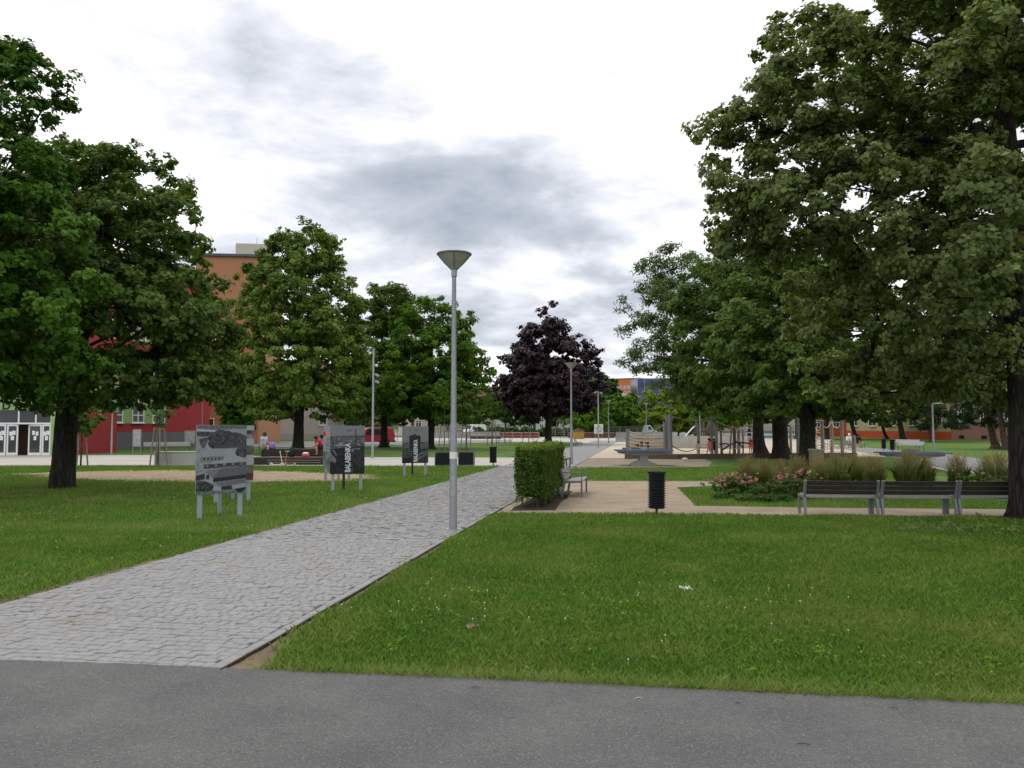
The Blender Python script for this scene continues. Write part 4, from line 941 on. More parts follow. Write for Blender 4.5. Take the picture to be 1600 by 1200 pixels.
# ------------------------------------------------------------------ printed panels: flat print as a fine mesh of coloured cells
def print_mat():
    m, t = new_mat('printed_panel'); b = NB(t); a = b.n('ShaderNodeVertexColor', layer_name='print')
    b.out(b.bsdf(a.outputs[0], .45, 0, .3).outputs[0]); return m
m_print = print_mat()
def print_obj(name, img, w_, h_, parent, z0, y=-.012):
    """img: rows from the top, rgb linear; a panel face of w by h metres, facing -Y"""
    rows, cols = img.shape[:2]; xs = np.linspace(-w_ / 2, w_ / 2, cols + 1); zs = np.linspace(z0 + h_, z0, rows + 1)
    X, Z = np.meshgrid(xs, zs); v = np.stack([X.ravel(), np.full(X.size, y), Z.ravel()], 1)
    i, j = np.meshgrid(np.arange(rows), np.arange(cols), indexing='ij'); a = (i * (cols + 1) + j).ravel()
    f = np.stack([a, a + cols + 1, a + cols + 2, a + 1], 1)
    me = bpy.data.meshes.new(name); me.from_pydata(v.tolist(), [], f.tolist())
    at = me.color_attributes.new('print', 'FLOAT_COLOR', 'CORNER'); c = np.concatenate([img.reshape(-1, 3), np.ones((rows * cols, 1))], 1)
    at.data.foreach_set('color', np.repeat(c, 4, axis=0).astype(np.float32).ravel()); me.update()
    return link(name, me, parent, m_print)
def to_mesh_text(o):
    dg = bpy.context.evaluated_depsgraph_get(); me = bpy.data.meshes.new_from_object(o.evaluated_get(dg)); cu = o.data
    n = link('lettering', me, o.parent); n.location = o.location.copy(); n.rotation_euler = o.rotation_euler.copy(); n.scale = o.scale.copy()
    if not me.materials: me.materials.append(cu.materials[0])
    bpy.data.objects.remove(o); return n
class Art:
    def __init__(s, cols, rows, bg, seed):
        s.w, s.h = cols, rows; s.a = np.ones((rows, cols)) * bg; s.rng = np.random.default_rng(seed)
        s.yy, s.xx = np.mgrid[0:rows, 0:cols]; s.yy = (s.yy + .5) / rows; s.xx = (s.xx + .5) / cols
    def nz(s, sx, sy=None):
        sy = sy or sx; gw, gh = max(2, int(sx)) + 2, max(2, int(sy)) + 2; g = s.rng.random((gh, gw)); fx, fy = s.xx * sx, s.yy * sy
        x0, y0 = fx.astype(int), fy.astype(int); tx, ty = fx - x0, fy - y0
        return (g[y0, x0] * (1 - tx) + g[y0, x0 + 1] * tx) * (1 - ty) + (g[y0 + 1, x0] * (1 - tx) + g[y0 + 1, x0 + 1] * tx) * ty
    def poly(s, pts, v, tex=0, sc=30):
        m = in_poly(s.xx.ravel(), s.yy.ravel(), pts).reshape(s.a.shape); s.a = np.where(m, v + (tex * (s.nz(sc) - .5) if tex else 0), s.a)
    def blob(s, x, y, rx, ry, v, tex=.1, sc=40):
        e = ((s.xx - x) / rx) ** 2 + ((s.yy - y) / ry) ** 2 + .7 * (s.nz(14, 18) - .5); s.a = np.where(e < 1, v + tex * (s.nz(sc) - .5) * 2, s.a)
    def rgb(s, tint=(1, 1, 1)): return np.clip(s.a * .85, .004, .9)[..., None] * np.array(tint)[None, None]
BL = (.92, .97, 1.06)
def aerial():
    A = Art(110, 150, .24, 1); A.a += .10 * (A.nz(9, 20) - .5)
    A.poly([(0, 0), (1, 0), (1, .10), (.5, .07), (0, .05)], .14, .12, 50); A.poly([(0, .055), (.36, .075), (.36, .10), (0, .085)], .45, .05, 40)
    A.poly([(0, .09), (.40, .10), (.38, .16), (.1, .19), (0, .15)], .07, .1, 40)
    A.poly([(.55, .06), (1, .05), (1, .14), (.6, .12)], .30, .05)
    A.poly([(0, .17), (.3, .16), (.3, .36), (0, .38)], .30, .14, 16); A.poly([(.04, .20), (.25, .17), (.16, .33), (.1, .34)], .10, .1, 20)
    A.blob(.55, .22, .34, .14, .055, .05, 50); A.blob(.86, .26, .25, .13, .075, .06, 50); A.blob(.33, .27, .10, .07, .05, .05)
    A.poly([(0, .35), (1, .33), (1, .62), (0, .66)], .30, .10, 20)
    A.poly([(.10, .36), (.62, .35), (.56, .45), (.07, .46)], .33, .03); A.poly([(.08, .46), (.56, .45), (.55, .53), (.08, .54)], .22, .05)
    for k in range(6): x = .14 + k * .075; A.poly([(x, .475), (x + .03, .475), (x + .03, .505), (x, .507)], .03)
    A.poly([(.62, .35), (.78, .36), (1, .54), (.28, .57), (.30, .53), (.52, .51)], .36, .03); A.blob(.93, .40, .14, .08, .06, .05)
    A.poly([(.15, .57), (1, .545), (1, .60), (.15, .635)], .07, .04)
    for k in range(9): x = .2 + k * .085; A.poly([(x, .575 - .003 * k), (x + .035, .573 - .003 * k), (x + .035, .61 - .003 * k), (x, .61 - .003 * k)], .025 if k % 2 else .22)
    A.poly([(.44, .64), (1, .60), (1, .73), (.34, .78), (.34, .74)], .13, .05, 60); A.poly([(.20, .66), (.47, .64), (.34, .77), (.20, .68)], .20, .03)
    A.poly([(.18, .68), (.34, .78), (.33, .90), (.18, .86)], .36, .03); A.poly([(.20, .72), (.26, .72), (.26, .79), (.20, .79)], .03)
    A.poly([(0, .70), (.17, .66), (.17, .72), (0, .78)], .32, .05); A.poly([(0, .73), (.17, .70), (.17, .78), (0, .80)], .035)
    A.poly([(.34, .775), (1, .73), (1, .785), (.34, .83)], .022); A.poly([(.38, .84), (1, .79), (1, .85), (.50, .895)], .16, .04, 50)
    A.blob(.14, .90, .22, .09, .05, .08, 50); A.poly([(.36, .88), (.50, .91), (.50, .96), (.34, .94)], .38); A.poly([(.5, .90), (.72, .88), (.72, .95), (.5, .95)], .03)
    A.poly([(.70, .89), (1, .86), (1, .91), (.76, .94)], .36); A.poly([(.76, .94), (1, .92), (1, .95), (.90, 1), (.84, .99)], .02); A.poly([(0, .955), (.8, .965), (.8, 1), (0, 1)], .16, .12, 30)
    return A.rgb(BL)
def logo(A, cx, cy, s=1.0):                   # the small scribbled emblem at the head of the panels
    for pts in ([(-.09, .012), (-.05, -.012), (-.035, -.006), (-.075, .016)], [(-.04, -.014), (.01, -.010), (-.02, .004), (-.03, .002), (-.008, -.005), (-.04, -.008)], [(.015, -.005), (.055, -.016), (.05, .008), (.03, .006)], [(.06, -.018), (.085, -.014), (.07, .006), (.055, .004)], [(-.01, .012), (.03, .008), (.02, .022), (-.005, .024)]):
        A.poly([(cx + x * s, cy + y * s) for x, y in pts], .03)
def townview():
    A = Art(90, 130, .25, 2)
    A.poly([(0, .215), (1, .195), (1, .46), (0, .50)], .13, .16, 22); A.poly([(0, .215), (1, .20), (1, .235), (0, .24)], .09, .1, 40)
    for k in range(12): x = A.rng.uniform(0, .9); y = A.rng.uniform(.25, .42); A.poly([(x, y), (x + .11, y - .005), (x + .1, y + .03), (x, y + .03)], A.rng.choice([.05, .30, .07]))
    A.poly([(.12, .40), (.5, .385), (.5, .40), (.12, .42)], .32)
    A.poly([(0, .48), (1, .42), (1, 1), (0, 1)], .022, .03, 26); A.poly([(0, .52), (.12, .50), (.19, .58), (.18, .70), (.15, .78), (.10, .74), (0, .74)], .20, .10, 12)
    A.poly([(0, .53), (.09, .52), (.2, .66), (.19, .70), (.06, .60)], .03); A.poly([(.62, .48), (.88, .46), (.85, .50), (.72, .60), (.62, .58)], .22, .06)
    A.blob(.78, .68, .22, .18, .035, .035, 40); A.blob(.4, .75, .2, .2, .018, .02, 40); A.poly([(.55, .82), (.66, .80), (.66, .97), (.6, .98)], .07, .08, 40)
    A.poly([(.725, .08), (.75, .08), (.752, .40), (.72, .40)], .045); logo(A, .53, .10)
    return A.rgb(BL)
def railview():
    A = Art(90, 130, .25, 3); A.a = .25 - .20 * np.clip((A.yy - .38) / .4, 0, 1) + .05 * (A.nz(20, 30) - .5) * (A.yy > .4)
    A.poly([(0, .44), (1, .42), (1, .60), (0, .62)], .12, .12, 26); A.poly([(0, .62), (1, .60), (1, 1), (0, 1)], .045, .06, 24)
    A.poly([(.26, .27), (.36, .24), (.44, .24), (.46, .20), (.50, .20), (.52, .24), (.64, .25), (.70, .28), (.70, .72), (.27, .75)], .028, .02)
    A.poly([(.50, .77), (1, .66), (1, .69), (.55, .82)], .17); A.poly([(.52, .90), (1, .71), (1, .74), (.56, .95)], .16); A.poly([(0, .86), (.5, .88), (.5, 1), (0, 1)], .02, .03); A.blob(.2, .72, .2, .12, .07, .05)
    logo(A, .53, .10)
    return A.rgb(BL)
def textpanel(seed, header):
    A = Art(60, 84, .42, seed); a = A.rgb(BL)
    yy, xx = A.yy, A.xx
    if header:
        m = (yy > .14) & (yy < .24); a[m] = (.45, .03, .035); m2 = m & (((xx * 14).astype(int) % 3) > 0) & ((yy > .155) & (yy < .18) | (yy > .2) & (yy < .225)); a[m2] = (.75, .55, .55)
        m = (yy > .28) & (yy < .58) & (((yy * 60).astype(int) % 2) == 0) & (xx > .08) & (xx < .9); a[m] *= .55
        m = (yy > .62); a[m] = a[m] * (.15 + .8 * A.nz(9, 12)[m])[:, None]
    else:
        for (y0, y1, v) in ((.08, .16, .08), (.16, .24, .16), (.36, .52, .07), (.56, .66, .30), (.70, .80, .1), (.80, .98, .08)):
            m = (yy > y0) & (yy < y1); a[m] = (v + .18 * (A.nz(10, 16)[m] - .4))[:, None] * np.array([1.05, .98, .95])
        m = (yy > .84) & (xx > .5) & (yy < .95); a[m] = (.10, .03, .025)
    return np.clip(a, .01, .9)
m_boardframe = M('pale_blue_grey_steel', (.33, .36, .40), .5, .06, 5, .1, .4)
m_rust = M('rusted_steel', (.055, .042, .035), .8, .3, 10)
def board(label, img, corner_l, corner_r, rear, zb=.50, ph=1.40, text=None, dark=False):
    a, b2 = G(*corner_l), G(*corner_r); mid = (a + b2) / 2; dv = b2 - a; wd = 1.0
    t = thing('display_board', label, 'display board', mid, math.atan2(dv.y, dv.x), 'outdoor photo display boards'); hw = wd / 2
    p = B(); p.bbox((0, .012, zb + ph / 2), (wd, .030, ph), .004); p.build('panel', m_boardframe, t)
    print_obj('printed_face', img, wd - .004, ph - .004, t, zb + .002, -.0045)
    for s in (-1, 1):
        p = B(); p.bbox((s * (hw - .10), .058, (zb + .65) / 2), (.085, .06, zb + .75), .006); p.build('leg', m_boardframe, t)
    rv = (G(*rear) - mid); rv = Matrix.Rotation(-t.rotation_euler.z, 3, 'Z') @ rv; ry = max(.35, min(.75, rv.y))
    p = B(); p.bbox((rv.x, ry, .52), (.07, .07, 1.10), .006); p.bbox((rv.x, ry / 2 + .02, 1.03), (.05, ry - .02, .05), .004); p.build('rear_support', m_rust if dark else m_boardframe, t)
    if text:
        cu = bpy.data.curves.new('lettering', 'FONT'); cu.body = text; cu.size = text_size; cu.extrude = .001; cu.align_x = 'LEFT'; cu.align_y = 'CENTER'; cu.offset = .006
        o = bpy.data.objects.new('lettering', cu); COL.objects.link(o); o.parent = t; cu.materials.append(M('pale_lettering', (.62, .66, .70), .5))
        o.rotation_euler = (math.pi / 2, -math.pi / 2, 0); o.location = (text_x, -.008, zb + .05); o.scale = (text_sx, 1, 1); o.name = 'text_source'; to_mesh_text(o)
    return t
text_size, text_x, text_sx = .215, .02, .70
board('front board with a grey aerial photograph of factory roofs, nearest on the left lawn', aerial(), (313, 812), (375, 808), (343, 804))
board('rear board mostly hidden behind the aerial photo board, its coloured edge showing', textpanel(7, False), (338, 787), (389, 784), (358, 780))
board('dark BALABENKA board with chimney town view, middle of the lawn', townview(), (522, 768), (562, 767), (536, 764), text='BALABENKA', dark=True)
board('board with red headed text half hidden behind the middle lettered board', textpanel(8, True), (509, 753), (546, 752), (528, 750))
board('farthest BALABENKA board with a dark tower picture, left of the nearest lamp', railview(), (633, 744.5), (664, 744), (643, 742), text='BALABENKA', dark=True)

# ------------------------------------------------------------------ bins
def ribbed_bin(label, loc, tilt=0.0):
    t = thing('litter_bin', label, 'litter bin', loc, .3, 'black ribbed litter bins'); t.rotation_euler = (0, tilt, .3)
    p = B(); p.cyl((0, 0, -.05), (0, 0, .22), .028, n=10); p.build('post', m_wood_br, t)
    pr_ = [(0, .165), (.165, .165)]
    for k in range(15):
        z = .175 + k * .0475; pr_ += [(.150, z), (.184, z + .014), (.190, z + .021), (.184, z + .028), (.150, z + .040)]
    pr_ += [(.182, .885), (.190, .90), (.186, .92), (.165, .925)]
    b_ = B(); b_.lathe(pr_ + [(.160, .915), (.155, .55), (0, .55)], 28); b_.build('ribbed_body', m_dark, t, smooth='auto')
    r = B(); r.lathe([(.150, .925), (.196, .918), (.196, .935), (.170, .945), (.150, .935)], 28); r.build('rim', m_dark, t, smooth='auto')
    return t
lb = ribbed_bin('black ribbed litter bin on a short post at the gravel path edge', G(1026, 806.5), .015)
for x, y, lab in ((770.5, 728.5, 'black ribbed bin at the plaza edge left of the hedge'), (1381, 704, 'left of the two dark bins by the pale benches at right'), (1394.5, 706.5, 'right of the two dark bins, close to the blue table edge')):
    dup(lb, G(x, y), 1.0, lab)

# black slatted boxes
def slat_box(label, x0, x1, y):
    a, b2 = G(x0, y), G(x1, y); w_ = (b2 - a).length; t = thing('slatted_box', label, 'slatted box', (a + b2) / 2 + Vector((0, .3, 0)), 0, 'black slatted boxes on the plaza'); dp, h = .6, .66
    i_ = B(); i_.box((0, 0, h / 2 + .02), (w_ - .09, dp - .09, h - .10)); i_.build('liner', M('black_liner', (.012, .012, .013), .8), t)
    n = 9
    for s in (-1, 1):
        for k in range(n):
            p = B(); p.bbox((-w_ / 2 + .06 + k * (w_ - .12) / (n - 1), s * dp / 2, h / 2 + .02), (.058, .03, h - .04), .004); p.build('slat', m_dark, t)
    for s in (-1, 1):
        for k in range(6):
            p = B(); p.bbox((s * w_ / 2, -dp / 2 + .09 + k * (dp - .18) / 5, h / 2 + .02), (.03, .06, h - .04), .004); p.build('slat', m_dark, t)
    for sx in (-1, 1):
        for sy in (-1, 1):
            p = B(); p.bbox((sx * (w_ / 2 + .012), sy * (dp / 2 + .012), h / 2 + .02), (.035, .035, h + .05), .004); p.build('corner_post', m_pole, t)
slat_box('left black slatted box behind the nearest lamp post', 680, 703.5, 729)
slat_box('right black slatted box just right of the nearest lamp post', 716.5, 740, 728.5)

# ------------------------------------------------------------------ benches
def bench_parts(t, Ln, planks_m, arm=False, metal=None, seat_m=None):
    """bench along local X, sitter faces -Y; the back at +Y"""
    metal = metal or m_benchmetal; seat_m = seat_m or planks_m
    for k in range(4):
        p = B(); p.bbox((0, -.20 + k * .115, .425 - .012 * k), (Ln - .10, .104, .036), .006); p.build('seat_plank', seat_m, t)
    for k in range(3):
        p = B(); p.bbox((0, .25 + k * .033, .50 + k * .098), (Ln - .10, .030, .090), .006, rx=-.32); p.build('back_plank', planks_m, t)
    for s in (-1, 1):
        x = s * (Ln / 2 - .025)
        p = B(); prof = [(-.25, .0), (-.20, .0), (-.205, .385), (.16, .37), (.20, .36), (.245, .18), (.27, 0), (.33, 0), (.30, .2), (.262, .38), (.29, .50), (.37, .745), (.325, .76), (.235, .52), (.20, .43), (-.25, .43)]
        p.prism([(x, y, z) for y, z in prof], (-.025, 0, 0), (.025, 0, 0)); p.build('end_frame', metal, t)
        if arm:
            p = B(); p.tube([(x, -.23, .40), (x, -.235, .64), (x, -.20, .655), (x, .30, .655)], .014, 8); p.build('armrest', metal, t)
def bench(label, a, b2, planks_m, arm=False, group=None, face=1, seat_m=None, metal=None, name='park_bench'):
    dv = b2 - a; t = thing(name, label, 'bench', (a + b2) / 2, math.atan2(dv.y, dv.x) + (0 if face > 0 else math.pi), group); bench_parts(t, dv.length, planks_m, arm, metal, seat_m); return t
# three sections with their backs to the camera
xs_ = [1259, 1378.5, 1499.5, 1622]; ys_ = [806.5, 808, 808.5, 809]
q = [G(x, y) + Vector((0, .31, 0)) for x, y in zip(xs_, ys_)]
for k, lab in enumerate(('left section of the long dark wooden bench, backs to the viewer', 'middle section of the long dark wooden bench', 'right section of the long dark bench, running behind the linden trunk')):
    dv = (q[k + 1] - q[k]).normalized() * .012
    a, b2 = q[k] + dv, q[k + 1] - dv
    t = thing('park_bench', lab, 'bench', (a + b2) / 2 + Vector((0, 0, 0)), math.atan2((b2 - a).y, (b2 - a).x) + math.pi, 'dark bench sections along the gravel path')
    bench_parts(t, (b2 - a).length, m_wood_dk, False, m_benchmetal, m_wood_gy)
vd = Vector((SL, 1, 0)).normalized(); pa = Vector((1.62, 21.05, 0))
t = bench('weathered grey bench with armrests beside the hedge', pa, pa + vd * 1.85, m_wood_gy, True, None, 1)
t.rotation_euler = (0, 0, math.atan2(vd.y, vd.x)); t.location = pa + vd * .92
pb = G(884, 733) + Vector((-.2, 0, 0)); t = bench('bench mostly hidden behind the hedge, dark back tip showing', pb, pb + vd * 1.8, m_wood_dk, False, None, 1, metal=m_dark)
pb = G(902, 698); bench('far pale bench beside the path below the second lamp', pb, pb + vd * 2.2, m_wood_gy, False, None, 1)
m_wood_pl = M('pale_weathered_planks', (.42, .41, .40), .8, .12, 8)
a = G(1399, 703.5); b2 = G(1440, 705); bench('near pale slatted bench on the right behind the blue table', a, b2, m_wood_pl, False, 'pale slatted benches on the right lawn')
a = G(1396, 699); b2 = G(1434, 700); bench('rear pale slatted bench directly behind the near one', a, b2, m_wood_pl, False, 'pale slatted benches on the right lawn')
a = G(1324, 699.5); b2 = G(1348, 699); bench('pale bench with the person in white sitting on it', a, b2, m_wood_pl, False, 'pale slatted benches on the right lawn')
a = G(224, 706.5); b2 = G(258, 706); bench('left pale bench in front of the grey building plinth', a, b2, m_wood_pl, False, 'pale benches before the red building')
a = G(260, 706); b2 = G(298, 705.5); bench('right pale bench in front of the grey building plinth', a, b2, m_wood_pl, False, 'pale benches before the red building')
a = G(404, 706.5); b2 = G(420, 706.5); bench('small black backed bench behind the seated woman', a, b2, m_dark, False, None)

# ------------------------------------------------------------------ table tennis tables
m_blue = M('blue_table_top', (.040, .085, .22), .85, .12, 3, 0, .08)
def tt_table(label, loc, rz):
    t = thing('tennis_table', label, 'table', loc, rz, 'blue topped concrete table tennis tables')
    p = B(); p.bbox((0, 0, .74), (2.74, 1.52, .05), .008); p.build('table_top', m_blue, t)
    p = B(); p.bbox((0, 0, .722), (2.76, 1.54, .012), .003); p.build('edge_band', m_polelt, t)
    p = B(); p.prism([(-1.25, -.45, .71), (1.25, -.45, .71), (1.2, -.45, .60), (.32, -.45, .52), (-.32, -.45, .52), (-1.2, -.45, .60)], (0, 0, 0), (0, .9, 0)); p.build('beam', m_conc2, t)
    p = B(); p.prism([(-.20, -.32, .54), (.20, -.32, .54), (.20, -.32, .26), (.62, -.32, .10), (.62, -.32, -.03), (-.62, -.32, -.03), (-.62, -.32, .10), (-.20, -.32, .26)], (0, 0, 0), (0, .64, 0)); p.build('foot', m_conc2, t)
    n = B(); n.box((0, 0, .835), (.008, 1.56, .14)); n.build('net', m_polelt, t)
tt_table('left concrete table tennis table with blue top on the gravel', G(1007, 728) + Vector((0, .35, 0)), R(-2))
tt_table('right blue table tennis table behind the reed grass', Vector((17.6, 34.8, 0)), R(-3))

# ------------------------------------------------------------------ left plaza furniture
a, b2 = G(241, 726.5), G(312, 726.5); t = thing('concrete_block', 'long low pale concrete seating block beside the aerial photo board', 'seating block', (a + b2) / 2 + Vector((0, .3, 0)))
p = B(); p.bbox((0, 0, .30), ((b2 - a).length, .6, .62), .02); p.build('block', m_concrete, t); p = B(); p.bbox((0, 0, .635), ((b2 - a).length + .04, .64, .05), .01); p.build('cap', m_concrete, t)
a, b2 = G(393, 726.5), G(506, 726.5); Lp = (b2 - a).length
t = thing('timber_platform', 'two stepped dark timber sitting platform in the middle of the plaza', 'platform', (a + b2) / 2)
for k in range(3): p = B(); p.bbox((0, .004 + k * .0, .06 + k * .118), (Lp, .05, .11), .006); p.build('front_plank', m_wood_dk, t)
for k in range(6): p = B(); p.bbox((0, .10 + k * .145, .362), (Lp, .138, .04), .006); p.build('deck_plank', m_wood_br, t)
for k in range(3): p = B(); p.bbox((.1, 1.0, .44 + k * .118), (Lp - .3, .05, .11), .006); p.build('riser_plank', m_wood_dk, t)
for k in range(6): p = B(); p.bbox((.1, 1.10 + k * .145, .742), (Lp - .3, .138, .04), .006); p.build('deck_plank', m_wood_dk, t)
for sx in (-1, 1): p = B(); p.box((sx * (Lp / 2 - .15), 1.0, .20), (.1, 1.7, .36)); p.box((sx * (Lp / 2 - .2), 1.5, .52), (.1, .9, .40)); p.build('support_frame', m_dark, t)
PLAT = t.location.copy()

def noticeboard(label, x0, x1, ytop, ybot, yb, seed):
    a, b2 = G(x0, yb), G(x1, yb); d = a.y; k = d / F; w_ = (b2 - a).length; z1 = CAMH + (HY - ytop) * k; z0 = CAMH + (HY - ybot) * k
    t = thing('notice_board', label, 'notice board', (a + b2) / 2)
    p = B(); p.bbox((0, 0, (z0 + z1) / 2), (w_ + .1, .08, z1 - z0 + .1), .01); p.build('case', m_pole, t)
    A = Art(30, 60, .5, seed); r = A.rng
    for _ in range(26):
        x, y = r.uniform(.05, .8), r.uniform(.04, .9); A.poly([(x, y), (x + .14, y), (x + .14, y + .03), (x, y + .03)], r.uniform(.05, .3))
    print_obj('notice_sheet', A.rgb(), w_ - .06, z1 - z0 - .08, t, z0 + .04, -.046)
    for s in (-1, 1): p = B(); p.cyl((s * (w_ / 2 + .03), 0, -.05), (s * (w_ / 2 + .03), 0, z1), .035, n=8); p.build('post', m_pole, t)
noticeboard('narrow white notice board before the grey plinth, left of the benches', 208, 219, 672, 697, 710, 31)
noticeboard('wider glass notice case at the right end of the grey plinth', 289, 304, 674, 693, 705, 32)

# scooters, bag, backpack on and before the platform
m_orange = M('orange_enamel', (.75, .16, .05), .4, .05); m_cyan = M('pale_blue_plastic', (.35, .55, .70), .45, .05)
def scooter(label, loc, rz, body, bar, wheel):
    t = thing('kick_scooter', label, 'scooter', loc, rz, 'kick scooters leaning by the platform')
    p = B(); p.bbox((0, 0, .085), (.36, .11, .03), .008); p.build('deck', body, t)
    for x in (-.24, .28):
        w_ = B(); w_.tube([(x, -.02, .075), (x, .02, .075)], [.075, .075], 14); w_.build('wheel', wheel, t)
    p = B(); p.tube([(.17, 0, .09), (.26, 0, .16), (.15, 0, .70)], [.022, .022, .018], 8); p.build('steering_column', body, t)
    p = B(); p.tube([(.15, -.20, .71), (.15, .20, .71)], [.016, .016], 8); p.build('handlebar', bar, t)
    p = B(); p.tube([(-.16, 0, .09), (-.24, 0, .165), (-.32, 0, .12)], [.02, .025, .01], 6); p.build('mudguard', body, t)
s1 = G(432, 728.6); scooter('white kick scooter standing before the dark platform', s1, .2, m_white, m_white, m_white)
s2 = G(453, 728.4); scooter('orange and pale blue kick scooter right of the white one', s2, 2.9, m_orange, m_cyan, m_cyan)
t = thing('pink_bag', 'pink and white bag lying on the lower platform deck', 'bag', PLAT + Vector((.75, .5, .382)))
p = B(); p.lathe([(0, 0), (.15, 0), (.19, .05), (.19, .12), (.15, .16)], 14); p.build('bag_body', M('pink_fabric', (.70, .09, .13), .8), t, smooth=True)
p = B(); p.lathe([(.155, .158), (.16, .19), (.09, .225), (0, .23)], 14); p.build('bag_top', m_white, t, smooth=True)
def backpack(label, loc, col, h=.42):
    t = thing('backpack', label, 'backpack', loc); p = B()
    p.tube([(0, 0, 0), (0, 0, h * .15), (0, .0, h * .6), (0, .02, h * .88), (0, .03, h)], [.13, .17, .165, .13, .05], 12); p.build('pack_body', col, t, smooth=True)
    p = B(); p.bbox((0, -.15, h * .34), (.20, .08, h * .42), .03); p.build('front_pocket', col, t)
    p = B(); p.tube([(-.06, .05, h * .96), (-.05, .06, h + .06), (.05, .06, h + .06), (.06, .05, h * .96)], .012, 6); p.build('loop', m_dark, t)
backpack('lilac backpack on the upper platform beside the seated woman', PLAT + Vector((-1.17, 1.3, .762)), M('lilac_fabric', (.30, .20, .52), .8), .36)
backpack('black backpack standing on the lower platform deck', PLAT + Vector((.02, .6, .382)), M('black_fabric', (.02, .02, .023), .8), .46)
